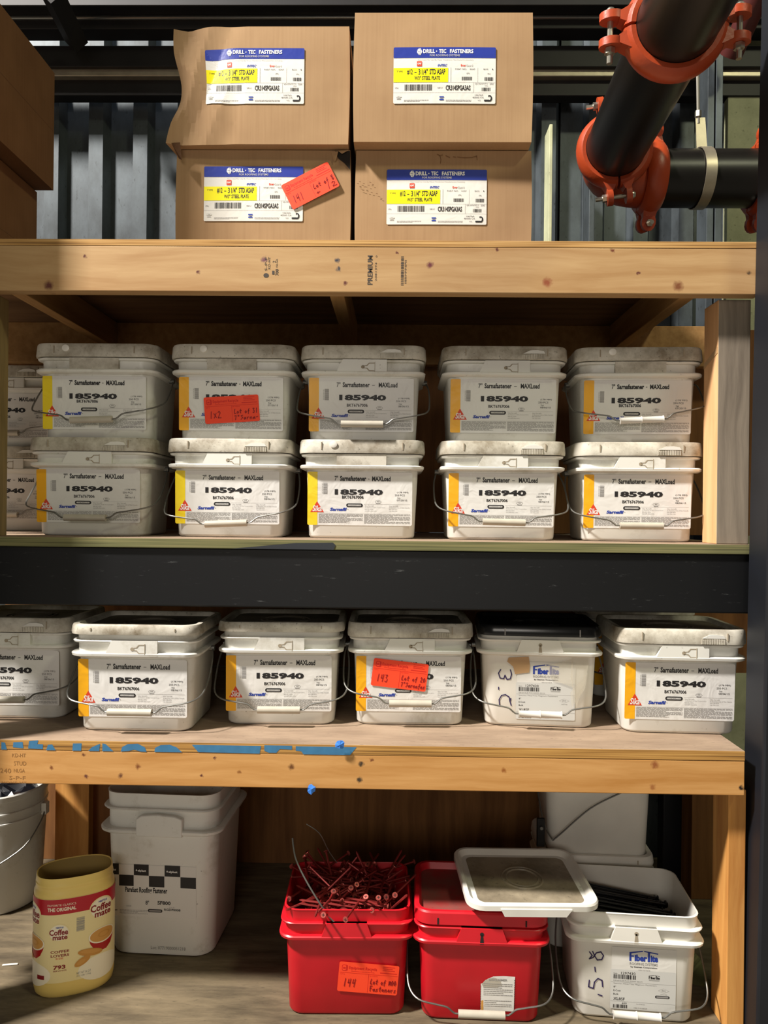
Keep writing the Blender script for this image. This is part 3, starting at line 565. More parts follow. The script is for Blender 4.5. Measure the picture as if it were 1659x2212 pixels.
# ------------------------------------------------------------------ bottom shelf objects
RB = body_mesh('red_plastic', 'red_plastic', True); RBC = body_mesh('red_plastic', 'red_plastic', False)
PAN['redtrap'] = panel_mesh('red_plastic', 'dark_hole', 'trap')
b = MB(); z0, z1 = .1975, .237; b.prism([(-.062, z0), (.062, z0), (.048, z1), (-.048, z1)], -(BD + .0125), -BD + .002, 'red_plastic'); PAN['redplain'] = b.mesh('latch_panel')
def on4(px, py): p = onZ(px, py, Z4); return (p.x, p.y + BD - .012, Z4)
r1 = bucket('open red bucket heaped with red screws, with orange lot sticker', on4(745, 2192), 1.5, body=RB, style='redplain', lab=None, lid=None, handle=None, sticker=(TAG144, .052, .095, 4.5), group='buckets at the front of the bottom shelf')
b = MB(); A = Vector(r1.location)
q = [onY(632, 1810, 1.93), onY(634, 1830, 1.925), onY(640, 1858, 1.915), onY(660, 1900, 1.90), onY(690, 1950, 1.885), onY(715, 1985, 1.88), onY(746, 2016, 1.872)]
b.tube(smoothpath([tuple(v) for v in q], 4), .0022, 'zinc_wire', 8)
q2 = [onY(662, 1780, 2.0), onY(690, 1800, 2.0), onY(710, 1838, 2.02), onY(728, 1864, 2.03)]
tag(obj('bent_wire', b), 'bent steel wire lying across the screws and rim of red bucket', 'wire')
b = MB(); b.tube(smoothpath([tuple(v) for v in q2], 4), .0013, 'zinc_wire', 6); tag(obj('thin_wire', b), 'thin dark wire sticking up at back of screw heap', 'wire')
def screw_mesh(L_, mat, head, r_=.0026):
    b = MB(); b.tube([(0, 0, 0), (0, 0, .006), (0, 0, L_ - .004), (0, 0, L_)], 0, mat, 6, True, [.0005, r_, r_ * .9, r_])
    b.tube([(0, 0, L_ - .001), (0, 0, L_ + .0015), (0, 0, L_ + .0035)], 0, head, 10, True, [.003, .0072, .0066])
    b.box(-.0038, -.0007, L_ + .0036, .0038, .0007, L_ + .0038, 'dark_hole'); b.box(-.0007, -.0038, L_ + .0036, .0007, .0038, L_ + .0038, 'dark_hole')
    return b.mesh('screw')
SR = screw_mesh(.15, 'screw_red', 'screw_head', .0031); rd = random.Random(11)
def lay(c, hw, hd, zlo, zhi, L_, tilt, az=None):
    for _ in range(200):
        d = Vector((rd.gauss(0, 1), rd.gauss(0, 1), 0)).normalized() if az is None else Vector((math.cos(R(az + rd.gauss(0, 6))), math.sin(R(az + rd.gauss(0, 6))), 0))
        e = R(rd.uniform(*tilt)); d = d * math.cos(e); d.z = math.sin(e)
        m_ = Vector((rd.uniform(-hw, hw), rd.uniform(-hd, hd), rd.uniform(zlo, zhi))); a = m_ - d * L_ / 2; z = m_ + d * L_ / 2
        lim = .262
        if all(abs(p.x) < hw and abs(p.y) < hd for p in (a, z) if p.z < lim) and min(a.z, z.z) > .1: break
    if (z.y > a.y) == (rd.random() < .6) and az is None: a, z = z, a
    return c + a, (z - a).to_track_quat('Z', 'X')
cA = Vector(r1.location)
for i in range(150):
    k = rd.random(); t_ = (-16, 16) if k < .80 else (22, 60)
    a, q = lay(cA, .125, .108, .205 if k < .80 else .20, .268 if k < .80 else .272, .15, t_)
    s_ = bpy.data.objects.new('screw', SR); C.objects.link(s_); s_.location = a; s_.rotation_mode = 'QUATERNION'; s_.rotation_quaternion = q
    tag(s_, 'long red coated screw in the jumbled heap filling the open red bucket', 'screw', 'red screws heaped in the open red bucket')
b = MB()
for i in range(260):
    a, q = lay(cA, .118, .10, .13, .20, .15, (-10, 10)); d = q @ Vector((0, 0, 1)); b.tube([a, a + d * .15], .0026, 'screw_red', 5)
b.loft([rr(.126, .106, .03, z) for z in (.02, .15)], 'screw_red') if False else None
o = obj('screw_heap', b); tag(o, 'deeper layer of red screws filling the open red bucket', 'screws', None, 'stuff')

RLID = MB(); W, D = BW + .010, BD + .010
RLID.loft([rr(W - .003, D - .003, .038, .243), rr(W, D, .041, .243), rr(W, D, .041, .270), rr(W - .003, D - .003, .038, .274), rr(W - .012, D - .012, .03, .274), rr(W - .018, D - .018, .026, .258), rr(W - .03, D - .03, .02, .257)], 'red_plastic', True, True, ['red_plastic'] * 5 + ['dusty_red', 'dusty_red'])
for x in (-.103, .103): RLID.box(x - .0018, -D - .0008, .244, x + .0018, -D + .003, .259, 'dark_hole')
RLIDM = RLID.mesh('lid')
r2 = bucket('closed red bucket with dusty lid, torn white label and hanging handle', on4(1040, 2205), -1.5, body=RBC, style='redtrap', lab=None, lid=RLIDM, handle=(-.016, 0), group='buckets at the front of the bottom shelf')
L = Lab(690, 1430, 1080, 1800, .082, .088)
L.poly([(690, 1520), (720, 1510), (760, 1470), (830, 1440), (940, 1432), (1072, 1436), (1066, 1560), (1062, 1800), (690, 1800)], 'sticker_white', 0); L.poly([(700, 1522), (740, 1478), (830, 1450), (900, 1470), (930, 1530), (860, 1560), (720, 1560)], 'grip_plastic', 1); L.poly([(695, 1700), (720, 1690), (722, 1795), (695, 1795)], 'coffee_tan', 1)
L.text('DISCLAIMER', 782, 1462, 985, 1486, 'print_grey', 2, .02); L.lines(720, 1515, 1045, 1650, 7, 'print_grey', 2, 3, .3); L.lines(730, 1690, 1035, 1765, 4, 'print_grey', 2, 8, .3)
for i in range(14): L.rect(1064, 1470 + 24 * i, 1074, 1480 + 24 * i, 'print_black', 2); L.rect(686, 1540 + 18 * i, 692, 1548 + 18 * i, 'print_black', 2)
obj('label', L.mesh('label'), r2, (.041, fy(.072), .072), (R(2.26), 0, 0), label='torn stained white label')
# white lid lying on top
b = MB(); W, D = .163, .141
b.loft([rr(W - .003, D - .003, .038, 0), rr(W, D, .041, 0), rr(W, D, .041, .012), rr(W - .003, D - .003, .038, .016), rr(W - .010, D - .010, .032, .016), rr(W - .020, D - .020, .026, .004), rr(W - .03, D - .03, .02, .0035)], 'white_plastic', True, True, ['white_plastic'] * 4 + ['scuffed_plastic', 'scuffed_plastic', 'lid_grime_shade'] if False else ['white_plastic'] * 5 + ['scuffed_plastic', 'scuffed_plastic'])
b.prism([(-.075, -.012), (.075, -.012), (.088, .006), (-.085, .006)], -D - .003, -D + .004, 'white_plastic')
dirty('grimy_shaded_lid', (158, 146, 124), (104, 94, 78), .38, .66, .5, 7, .1)  # some grime, mostly the front board's shade put into the colour
g = rr(W - .031, D - .031, .02, .0038); b.add(g, [tuple(range(len(g)))], 'grimy_shaded_lid')
for r0 in (.052, .042): b.loft([[(r_ * math.cos(2 * math.pi * k / 32), r_ * math.sin(2 * math.pi * k / 32) + .004, z) for k in range(32)] for r_, z in ((r0 + .003, .0036), (r0 + .0015, .0072), (r0 - .0015, .0072), (r0 - .003, .0036))], 'grimy_shaded_lid', False, False)
p = onY(1130, 1900, 1.99)
tag(obj('loose_lid', b, None, (p.x - .003, 1.985, Z4 + .296), (R(3), R(1.5), R(4))), 'loose white lid with grime and shade painted on its top resting tilted on closed red bucket', 'lid')
r1.scale.x = r2.scale.x = 1.03
# open white bucket
WBO = body_mesh('white_plastic', 'white_plastic', True)
wb = bucket('open white bucket with blue logo label and black screws inside', on4(1376, 2203), -4.5, body=WBO, style='trap', lab=None, lid=None, handle=(-.022, 0), ribbed=True, grip='white_grip', group='buckets at the front of the bottom shelf')
wb.scale.x = 1.03; obj('label', fiber_label('low'), wb, (.012, fy(.104), .104), (R(2.26), 0, 0))
obj('marker_writing', marker_digits([[(12, 18), (28, 40), (12, 62), (34, 52), (52, 22), (78, 14), (94, 36), (84, 62), (58, 66), (44, 44), (30, 14)], [(45, 112), (48, 140)], [(14, 196), (10, 238), (38, 246), (44, 206), (64, 182), (88, 192), (92, 232)], [(66, 282), (90, 290)]]), wb, (-.090, fy(.112), .112), (R(2.26), 0, 0))
SB = screw_mesh(.20, 'screw_black', 'screw_black'); cW = Vector(wb.location)
for i in range(60):
    for _ in range(50):
        x = rd.uniform(-.03, .03); y = rd.uniform(-.10, .10)
        if abs(x) < .04: break
    z = .218 - (i // 20) * .005 + rd.uniform(-.002, .002); d = Vector((1, rd.uniform(-.06, .06), -.17)).normalized()
    s_ = bpy.data.objects.new('screw', SB); C.objects.link(s_); s_.location = cW + Vector((x, y, z)) - d * .1; s_.rotation_mode = 'QUATERNION'; s_.rotation_quaternion = d.to_track_quat('Z', 'X')
    tag(s_, 'long black screw lying side by side in the open white bucket', 'screw', 'black screws in the open white bucket')
b = MB()
for i in range(90):
    x = rd.uniform(-.02, .02); y = rd.uniform(-.105, .105); z = rd.uniform(.16, .195); b.tube([cW + Vector((x - .1, y, z + .012)), cW + Vector((x + .1, y + rd.uniform(-.01, .01), z - .012))], .003, 'screw_black', 5)
b.loft([[tuple(cW + Vector(q)) for q in rr(.128, .108, .03, z)] for z in (.02, .160)], 'screw_black')
tag(obj('screw_bed', b), 'lower layers of black screws in the open white bucket', 'screws', None, 'stuff')
# stacked pair behind right
p = onY(1305, 1106, 2.19)
bucket('pale bucket under another at the back right of bottom shelf', (p.x, 2.19 + BD, Z4), -2, body=FB, lab=None, lid=lid_mesh('white_plastic', 'white_plastic', .246, .274, .010), handle=None, group='stacked pair at back right', style='trap')
sb = bucket('pale bucket standing on a lidded bucket at back right, top hidden by beam', (p.x + .002, 2.19 + BD, Z4 + .263), -3, body=FB, lab=None, lid=lid_mesh('white_plastic', 'white_plastic', .246, .274, .010), handle=None, group='stacked pair at back right', style='trap')
b = MB(); b.tube(smoothpath([(-.165, 0, .20), (-.155, -.10, .10), (-.135, -.142, .060), (-.12, -.145, .065), (-.03, -.150, .150), (.06, -.15, .20)], 6), .0022, 'zinc_wire', 7); obj('handle', b, sb)
b = MB(); q = onY(1168, 1790, 2.2); b.loft([[(q.x + s_ * .011, 2.2 + t_ * .006, z) for s_, t_ in ((-1, -1), (1, -1), (1, 1), (-1, 1))] for z in (q.z - .05, q.z + .02, q.z + .03)], 'dark_steel')
b.tube([(q.x, 2.192, q.z + .005), (q.x, 2.186, q.z + .005)], .006, 'zinc_wire', 10); tag(obj('metal_bracket', b, bevel=.003), 'dark metal bracket with bolt beside the back right bucket pair', 'bracket')

# tall white bucket
b = MB(); h = .455; PW, PD = .158, .155
pr = [(0, -.022), (.004, -.015), (.012, -.0125), (.345, -.001), (.345, .010), (.350, .016), (.357, .017), (.360, .014), (.360, 0), (.408, 0), (.409, .008), (.413, .011), (.416, .009), (.416, .001), (.448, .002), (.455, .004), (.455, .0)]
rings = [rr(PW + d, PD + d, .05, z, 7) for z, d in pr] + [rr(PW - .003, PD - .003, .047, .45, 7), rr(PW - .018, PD - .018, .04, .02, 7)]
b.loft(rings, 'scuffed_plastic')
p = onZ(352, 2062, Z4); pb = thing('tall_bucket', 'tall square white bucket with black checkered label, lidless, beside creamer tub', 'bucket', (p.x, p.y + PD - .02, Z4), R(-3))
obj('body', b, pb)
b = MB(); b.prism([(-.060, .342), (.070, .342), (.070, .392), (.05, .400), (.0, .404), (-.045, .400), (-.060, .390)], -PD - .018, -PD, 'scuffed_plastic'); obj('latch_panel', b, pb, bevel=.003)
L = Lab(215, 910, 1185, 1500, .252, .152)
L.rect(215, 925, 1185, 1490, 'sticker_white', 0)
for i, (x0, x1) in enumerate(((215, 343), (345, 505), (507, 670), (672, 840), (843, 1013), (1015, 1183))):
    if i % 2 == 0: L.rect(x0, 920, x1, 1040, 'print_black', 1); L.text('elplast', x0 + 42, 975, x1 - 30, 1005, 'print_white', 2, .03); L.poly([(x0 + 20, 985), (x0 + 28, 972), (x0 + 36, 985), (x0 + 28, 998)], 'print_white', 2)
    else: L.rect(x0, 1040, x1, 1160, 'print_black', 1)
L.text('Parafast Roofing Fastener', 412, 1168, 872, 1245, bold=.03); L.text('8"', 635, 1312, 672, 1358, bold=.02); L.text('SF800', 765, 1310, 908, 1352, bold=.03)
L.text('Lot #', 895, 1368, 950, 1384, 'print_grey'); L.text('RGDP0008', 838, 1390, 1015, 1415, bold=.02); L.rrect(660, 1402, 818, 1438, 17, 'print_black', 1); L.rrect(672, 1411, 806, 1429, 8, 'print_grey', 2)
L.text('1000', 422, 1370, 478, 1388, 'print_grey'); L.text('QTY/CT', 235, 1345, 298, 1362, 'print_grey'); L.text('elplast', 262, 1418, 325, 1440, bold=.03); L.lines(350, 1420, 660, 1470, 4, 'print_grey', 1, 3, .4)
obj('label', L.mesh('label'), pb, (-.022, -PD + .0062, .183), (R(1.9), 0, 0))
L = Lab(0, 0, 410, 30, .098, .009); L.text('Lot: 07719000051218', 0, 0, 410, 30, 'print_grey', 0); obj('lot_print', L.mesh('lot_print'), pb, (.025, -PD + .0108, .024), (R(1.9), 0, 0))
# round pail left
b = MB(); N = 40; cir = lambda r_, z: [(r_ * math.cos(2 * math.pi * k / N), r_ * math.sin(2 * math.pi * k / N), z) for k in range(N)]
b.loft([cir(r_, z) for r_, z in ((.128, 0), (.133, .004), (.147, .275), (.151, .277), (.151, .281), (.147, .283), (.147, .305), (.151, .307), (.151, .311), (.148, .313), (.149, .345), (.153, .347), (.154, .362), (.151, .366), (.147, .364), (.145, .30), (.130, .02))], 'scuffed_plastic')
p = onY(0, 1106, 2.43); pl = thing('pail', 'round white pail at far left holding a black bag', 'pail', (p.x, 2.43, Z4)); obj('body', b, pl)
b = MB(); b.tube(smoothpath([(.155, .0, .29), (.157, -.03, .26), (.13, -.09, .20), (.05, -.148, .15)], 5), .0022, 'zinc_wire', 7); b.box(.148, -.012, .27, .163, .012, .305, 'scuffed_plastic'); obj('handle', b, pl)
L = Lab(0, 0, 100, 160, .07, .11); L.rect(0, 0, 100, 160, 'sticker_grey', 0); L.lines(8, 10, 92, 150, 10, 'print_grey', 1, 4, .4); obj('label', L.mesh('label'), pl, (.03, -.139, .13), (R(-2), 0, R(12)))
b = MB(); rdb = random.Random(5); rings = []
for i, (r_, z) in enumerate(((.141, .30), (.12, .335), (.09, .352), (.06, .345), (.03, .36), (.008, .352))): rings.append([(x * rdb.uniform(.93, 1.0), y * rdb.uniform(.93, 1.0), zz + rdb.uniform(-.010, .012)) for x, y, zz in cir(r_, z)])
b.loft(rings, 'black_bag', False, True); tag(obj('black_bag', b, None, (p.x, 2.43, Z4)), 'crumpled black plastic bag inside the round pail', 'bag')
# creamer canister
RX, RY, HC = .099, .068, .30
p = onZ(133, 2158, Z4); cc = thing('creamer_canister', 'open yellow plastic creamer canister with red band and cup picture', 'canister', (p.x, p.y + .075, Z4), R(24))
def cel(k, z, N=48, rx=RX, ry=RY):
    out = []
    for j in range(N):
        a = 2 * math.pi * j / N; c_, s_ = math.cos(a), math.sin(a); e = .8
        out.append((rx * k * math.copysign(abs(c_) ** e, c_), ry * k * math.copysign(abs(s_) ** e, s_), z))
    return out
b = MB(); b.loft([cel(k, z) for k, z in ((.90, 0), (.96, .006), (.985, .018), (1, .03), (1, .248), (.99, .258), (.955, .266), (.94, .270), (.94, .276), (.955, .278), (.955, .283), (.94, .285), (.94, .298), (.93, .301), (.90, .299), (.90, .27), (.93, .25), (.93, .02))], 'creamer_plastic', True, True, ['creamer_plastic'] * 14 + ['creamer_inside'] * 4)
obj('body', b, cc)
def cwrap(v):   # arc-length wrap of the flat label round the oval, u = 0 at the front
    global _arc
    u = v.x; off = .0006 - (v.y + .0004); lo, hi = 0, len(ARC) - 1
    while hi - lo > 1:
        m_ = (lo + hi) // 2
        if ARC[m_][0] <= u: lo = m_
        else: hi = m_
    a, c = ARC[lo], ARC[hi]; f = (u - a[0]) / max(1e-9, c[0] - a[0]); x = a[1] + (c[1] - a[1]) * f; y = a[2] + (c[2] - a[2]) * f
    tx, ty = c[1] - a[1], c[2] - a[2]; l = math.hypot(tx, ty); nx, ny = ty / l, -tx / l
    return Vector((x + nx * off, y + ny * off, v.z))
def epos(a):
    c_, s_ = math.cos(a), math.sin(a); return RX * math.copysign(abs(c_) ** .8, c_), RY * math.copysign(abs(s_) ** .8, s_)
pts = [epos(R(-90 + k)) for k in range(-179, 180)]; acc = [0]
for (x0, y0), (x1, y1) in zip(pts, pts[1:]): acc.append(acc[-1] + math.hypot(x1 - x0, y1 - y0))
mid = acc[179]; ARC = [(s_ - mid, x, y) for s_, (x, y) in zip(acc, pts)]
L = Lab(235, 960, 915, 1800, .20, .218, cwrap)
L.rect(60, 960, 1090, 1775, 'creamer_label', 0, 60); L.rect(60, 962, 1090, 1110, 'creamer_red', 1, 60)
L.text('FAVORITE CLASSICS', 350, 1008, 580, 1028, 'creamer_cream', 2); L.text('THE ORIGINAL', 350, 1042, 582, 1078, 'creamer_cream', 2, .03)
for cx, cy, k in ((795, 1120, 1.0), (445, 1285, .80), (185, 1120, 1.0)):
    for r_, mt, l in ((112 * k, 'creamer_label', 2), (100 * k, 'creamer_cream', 3)): L.ell(cx, cy, r_ * .95, r_ * .95, mt, l, 28)
    L.text('NESTLE', cx - 30 * k, cy - 72 * k, cx + 45 * k, cy - 54 * k, 'print_blue', 5, .03); L.text('Coffee', cx - 98 * k, cy - 42 * k, cx + 92 * k, cy + 30 * k, 'creamer_maroon', 5, .03, .0); L.text('mate', cx - 62 * k, cy + 32 * k, cx + 86 * k, cy + 86 * k, 'creamer_maroon', 5, .03)
L.bars(585, 1165, 650, 1300, 'print_grey', 2, 26, 3, False)
for sx in (0, -600):
    L.ell(790 + sx, 1700, 190, 120, 'creamer_cream', 1.5, 24); L.poly([(x_ + sx, y_) for x_, y_ in ((684, 1395), (700, 1460), (735, 1520), (780, 1548), (840, 1548), (885, 1510), (912, 1450), (926, 1395))], 'cup_red', 4); L.ell(805 + sx, 1395, 122, 76, 'creamer_cream', 5, 28); L.ell(805 + sx, 1392, 110, 66, 'coffee_tan', 6, 28); L.ell(815 + sx, 1388, 55, 32, 'biscuit', 7, 20); L.ell(815 + sx, 1388, 40, 22, 'coffee_tan', 8, 20)
    L.ell(700 + sx, 1530, 105, 36, 'biscuit', 7, 20, rot=12); L.ell(700 + sx, 1522, 85, 20, 'coffee_tan', 8, 20, rot=12); L.ell(635 + sx, 1600, 72, 34, 'biscuit', 8, 20, rot=-32); L.ell(625 + sx, 1604, 40, 20, 'coffee_tan', 9, 16, rot=-32)
L.text('COFFEE', 378, 1458, 528, 1484, 'creamer_maroon', 2, .02); L.text('LOVERS', 380, 1496, 528, 1522, 'creamer_maroon', 2, .02); L.text('SIZE', 420, 1530, 482, 1545, 'print_red', 2); L.text('793', 402, 1602, 500, 1642, 'creamer_maroon', 2, .04); L.text('SERVINGS', 400, 1650, 508, 1664, 'creamer_maroon', 2)
L.text('NET WT 56 OZ', 590, 1700, 705, 1722, 'print_grey', 3); L.text('(3.5 LB) 1.5kg', 590, 1730, 705, 1750, 'print_grey', 3); L.rect(255, 1700, 325, 1740, 'creamer_maroon', 3)
obj('label', L.mesh('label'), cc, (0, 0, .143))
b = MB(); p = onZ(22, 2085, Z4); b.box(-.02, -.003, 0, .02, .003, .003, 'white_plastic'); tag(obj('plastic_strip', b, None, (p.x, p.y, Z4 + .0005), (0, 0, R(10)), bevel=.001), 'small white strip lying on bottom shelf left of creamer canister', 'scrap')

# ------------------------------------------------------------------ cardboard boxes
def grid_box(Wd, Dp, Hh, mat, fn=None, n=14):
    b = MB(); o = lambda i: -Wd / 2 + Wd * i / n
    def face(f, nu, nv):
        vs_ = [f(u / nu, v / nv) for v in range(nv + 1) for u in range(nu + 1)]
        if fn: vs_ = [fn(Vector(p)) for p in vs_]
        b.add(vs_, [(v * (nu + 1) + u, v * (nu + 1) + u + 1, (v + 1) * (nu + 1) + u + 1, (v + 1) * (nu + 1) + u) for v in range(nv) for u in range(nu)], mat)
    h = Wd / 2; d = Dp
    face(lambda u, v: (-h + Wd * u, 0, Hh * v), n, n); face(lambda u, v: (h - Wd * u, d, Hh * v), n, n); face(lambda u, v: (h, d * u, Hh * v), n, n); face(lambda u, v: (-h, d - d * u, Hh * v), n, n)
    face(lambda u, v: (-h + Wd * u, d * v, Hh), n, n); face(lambda u, v: (-h + Wd * u, d - d * v, 0), n, n)
    return b
def dent(Wd, Hh, crumple):
    def fn(p):
        q = p.copy(); s_ = math.sin(p.z / Hh * math.pi); q.y -= (1 if p.y < .01 else 0) * .004 * s_ * math.cos(p.x / Wd * math.pi)
        q.x += .003 * s_ * (1 if p.x > 0 else -1) * (abs(p.x) > Wd * .49)
        if crumple and p.y < .12:
            u = (p.x + Wd / 2) / Wd; v = p.z / Hh; k = max(0, 1 - p.y / .12)
            if u < .42:
                a = (.42 - u) / .42
                tri = lambda w_: abs(w_ - math.floor(w_ + .5)) * 2
                q.y += k * a * (.020 * tri(2.6 * u + 1.3 * v) + .014 * tri(4.2 * u - 1.1 * v + .2) - .012)
                q.x += k * a * a * (.024 * math.exp(-((v - .48) / .24) ** 2) - .016 * max(0, .3 - v) / .3)
                q.z += k * -.010 * a * max(0, v - .5)
        return q
    return fn
GB = 'fastener boxes on the top shelf'
def carton(label, xl, xr, Y, zb, hgt, rot, labpx, labpy, crumple=False, sticker=None):
    a = onY(xl, 300, Y); c = onY(xr, 300, Y); Wd = c.x - a.x; t = thing('cardboard_box', label, 'box', ((a.x + c.x) / 2, Y, zb), R(rot), GB)
    fn = dent(Wd, hgt, crumple); b = grid_box(Wd, .40, hgt, 'kraft_board', fn, 40 if crumple else 12)
    obj('carton', b, t, smooth=5 if crumple else 35)
    lp = onY(labpx, labpy, Y); lx, lz = lp.x - (a.x + c.x) / 2, lp.z - zb
    def wp(v):
        p = fn(Vector((v.x + lx, 0, v.z + lz))); return Vector((p.x, p.y + v.y * 1.6 - .0012, p.z))
    obj('label', screw_box_label(wp), t, smooth=0)
    if sticker: m_, px, py, r_ = sticker; s_ = onY(px, py, Y); obj('lot_tag', m_, t, (s_.x - (a.x + c.x) / 2, -.0085, s_.z - zb), (0, R(r_), 0), label='tilted orange lot sticker with handwriting')
    return t, Wd
YL, YU = 2.10, 2.055
ZM = ZT + .318
c3, w3 = carton('cardboard box at lower left of the four with orange lot sticker', 383, 757, YL, ZT, .316, 0, 548, 420, sticker=(TAG141, 671, 404, -27.5))
c4, w4 = carton('cardboard box at lower right of the four with torn top edge', 770, 1148, YL, ZT, .316, 0, 943, 427)
c1, w1 = carton('crumpled cardboard box at upper left of the four with dented left side', 372, 752, YU + .015, ZM, .318, 0, 549, 166, True)
c2, w2 = carton('neat cardboard box at upper right of the four, tallest in the stack', 764, 1148, YU, ZM, .345, 0, 960, 165)
# tears
b = MB(); x = w3 / 2 - .012
b.add([(x - .03, -.004, .313), (x + .012, -.004, .313), (x + .012, -.004, .262), (x - .004, -.004, .280), (x - .020, -.004, .292)], [(0, 4, 3, 2, 1)], 'dark_hole'); b.add([(x - .040, -.006, .310), (x - .020, -.012, .308), (x - .026, -.010, .284), (x - .032, -.006, .282)], [(0, 3, 2, 1)], 'kraft_board'); b.add([(x - .022, -.008, .312), (x + .008, -.012, .311), (x - .010, -.010, .302)], [(0, 2, 1)], 'kraft_board')
obj('tear', b, c3, smooth=0)
L = Lab(0, 0, 400, 100, .115, .028)
for st in ([(0, 5), (25, 20), (35, 60), (30, 95)], [(25, 20), (50, 12)], [(80, 20), (120, 38)], [(190, 32), (260, 40), (330, 36), (372, 22), (378, 60)], [(150, 30), (175, 34)]): L.stroke(st, 5, 'torn_board', 1)
obj('tear', L.mesh('tear'), c4, (.04, -.004, .292))
L = Lab(0, 0, 250, 200, .07, .056)
for x0, y0 in ((5, 30), (25, 12), (30, 60), (62, 30), (70, 64), (110, 50), (125, 20), (150, 40), (60, 95), (100, 105), (140, 118), (190, 130), (215, 160), (235, 175), (40, 85)): L.stroke([(x0, y0), (x0 + 16, y0 + 4)], 5, 'torn_board', 1)
obj('scuff_marks', L.mesh('scuff_marks'), c4, (-w4 / 2 + .037, -.004, .205))
b = MB(); b.add([(-.24, -.002, .002), (-.215, -.006, .002), (-.21, -.004, -.045), (-.222, .01, -.035)], [(0, 3, 2, 1), (0, 1, 2, 3)], 'torn_board'); obj('torn_flap', b, c1, smooth=0)
# big brown boxes at the left
for lb, px, z0, z1, pyt, Y1 in (('large brown box in shade at top left, resting on another', 118, None, None, 158, 2.62), ('large brown box in shade at top left, bottom of the pair', 80, None, None, 415, 2.62)):
    e = onY(px, pyt, Y1); zt = e.z; zb = onY(px, 412, Y1).z if pyt < 200 else ZT
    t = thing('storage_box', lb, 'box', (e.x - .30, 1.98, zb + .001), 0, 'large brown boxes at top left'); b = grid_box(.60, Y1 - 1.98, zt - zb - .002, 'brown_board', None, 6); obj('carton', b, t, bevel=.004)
    b = MB(); b.box(-.3, -.001, .12, .3, .0, .13, 'torn_board'); b.box(.2995, .0, .2, .3005, Y1 - 1.98, .203, 'torn_board'); obj('seam', b, t)

# ------------------------------------------------------------------ timber shelf (top)
def beam(name, x0, x1, y0, y1, z0, z1, mat, parent=None, bevel=.002, kind=None, label=None):
    b = MB(); cx, cy, cz = (x0 + x1) / 2, (y0 + y1) / 2, (z0 + z1) / 2; b.box(x0 - cx, y0 - cy, z0 - cz, x1 - cx, y1 - cy, z1 - cz, mat)
    pl_ = parent.location if parent else Vector((0, 0, 0)); o = obj(name, b, parent, (cx - pl_.x, cy - pl_.y, cz - pl_.z), smooth=0, bevel=bevel, label=label)
    if kind: o['kind'] = kind
    return o
XL = -1.5; XR = onY(1643, 570, 1.9).x
ZB = ZT - .0165; Zb = onY(830, 632, 1.90).z
top = thing('timber_shelf', 'timber shelf frame with pale front board carrying the cardboard boxes', 'shelf', (0, 2.2, ZB))
def K(lst, y, cx, cz, col=(96, 52, 44)): return [((onY(px, py, y).x - cx), (onY(px, py, y).z - cz), r_ * .00115, c or col) for px, py, r_, c in lst]
cx, cz = (XL + XR) / 2, (Zb + ZB) / 2
wood('pale_lumber', (188, 154, 110), (168, 130, 86), K([(105, 617, 9, None), (184, 554, 3.5, None), (428, 588, 4, None), (571, 561, 6, (116, 76, 84)), (929, 572, 6.5, (104, 52, 58)), (746, 612, 4, None), (1073, 539, 3.5, None), (1182, 610, 9, (140, 76, 50)), (1323, 541, 4, (110, 60, 40)), (1379, 590, 3.5, None), (1465, 618, 9.5, (120, 72, 44)), (728, 562, 5, (60, 60, 70)), (731, 581, 5, (70, 66, 70)), (1618, 589, 4, (90, 70, 50)), (858, 546, 3, None)], 1.9, cx, cz))
fbm = beam('front_board', XL, XR, 1.90, 1.938, Zb, ZB, 'pale_lumber', top)
o = beam('plywood_deck', XL, XR, 1.8995, 2.72, ZB, ZT, 'edge_top', top, .001)
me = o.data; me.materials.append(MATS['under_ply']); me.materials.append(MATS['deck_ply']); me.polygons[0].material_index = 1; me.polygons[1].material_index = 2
beam('back_board', XL, 1.2, 2.68, 2.718, ZB - .14, ZB, 'joist_wood', top)
for a in (onY(20, 650, 1.94).x - .015, onY(712, 650, 1.94).x + .012, XR - .135): beam('joist', a - .019, a + .019, 1.938, 2.68, ZB - .09, ZB, 'joist_wood', top)
pr_ = onY(1550, 900, 1.945).x
gp = beam('grey_post', pr_, onY(1620, 900, 1.945).x, 1.945, 2.035, Z2, Zb, 'grey_post', top); gp.data.materials.append(MATS['peach_wood']); gp.data.polygons[5].material_index = 1
gp['label'] = 'weathered grey post with pale side'
b = MB(); zz = onY(1535, 785, 1.99).z
b.prism([(0, 0)] * 0 or [(.0, -.008), (.085, .018), (.085, .034), (.0, .006)], 0, .001, 'tape_brown', Matrix.Translation((pr_ - .0012, 2.033, zz)) @ Matrix.Rotation(R(-90), 4, 'Z')); obj('brown_stain', b, top, (0, -2.2, -ZB), smooth=0)
beam('post', XR - .045, XR - .005, 2.04, 2.10, Z2, Zb, 'stud_wood', top); beam('post', XR - .12, XR - .03, 2.60, 2.68, Z2, ZB - .14, 'stud_wood', top)
xl = onY(-20, 900, 1.905).x; beam('left_post', xl - .09, xl, 1.905, 1.99, Z2, Zb, 'old_post', top, label='greenish weathered post')
L = Lab(0, 0, 60, 130, .069, .15)     # ink stamps on the board
def stamp(px, py, Wd, Hh, draw, mat='wood_ink', parent=fbm, Y=1.9, c=(cx, cz)):
    L = Lab(0, 0, Wd, Hh, Wd * .001147, Hh * .001147); draw(L, mat); p = onY(px, py, Y); obj('ink_stamp', L.mesh('ink_stamp'), parent, (p.x - c[0], -.019, p.z - c[1]), smooth=0)
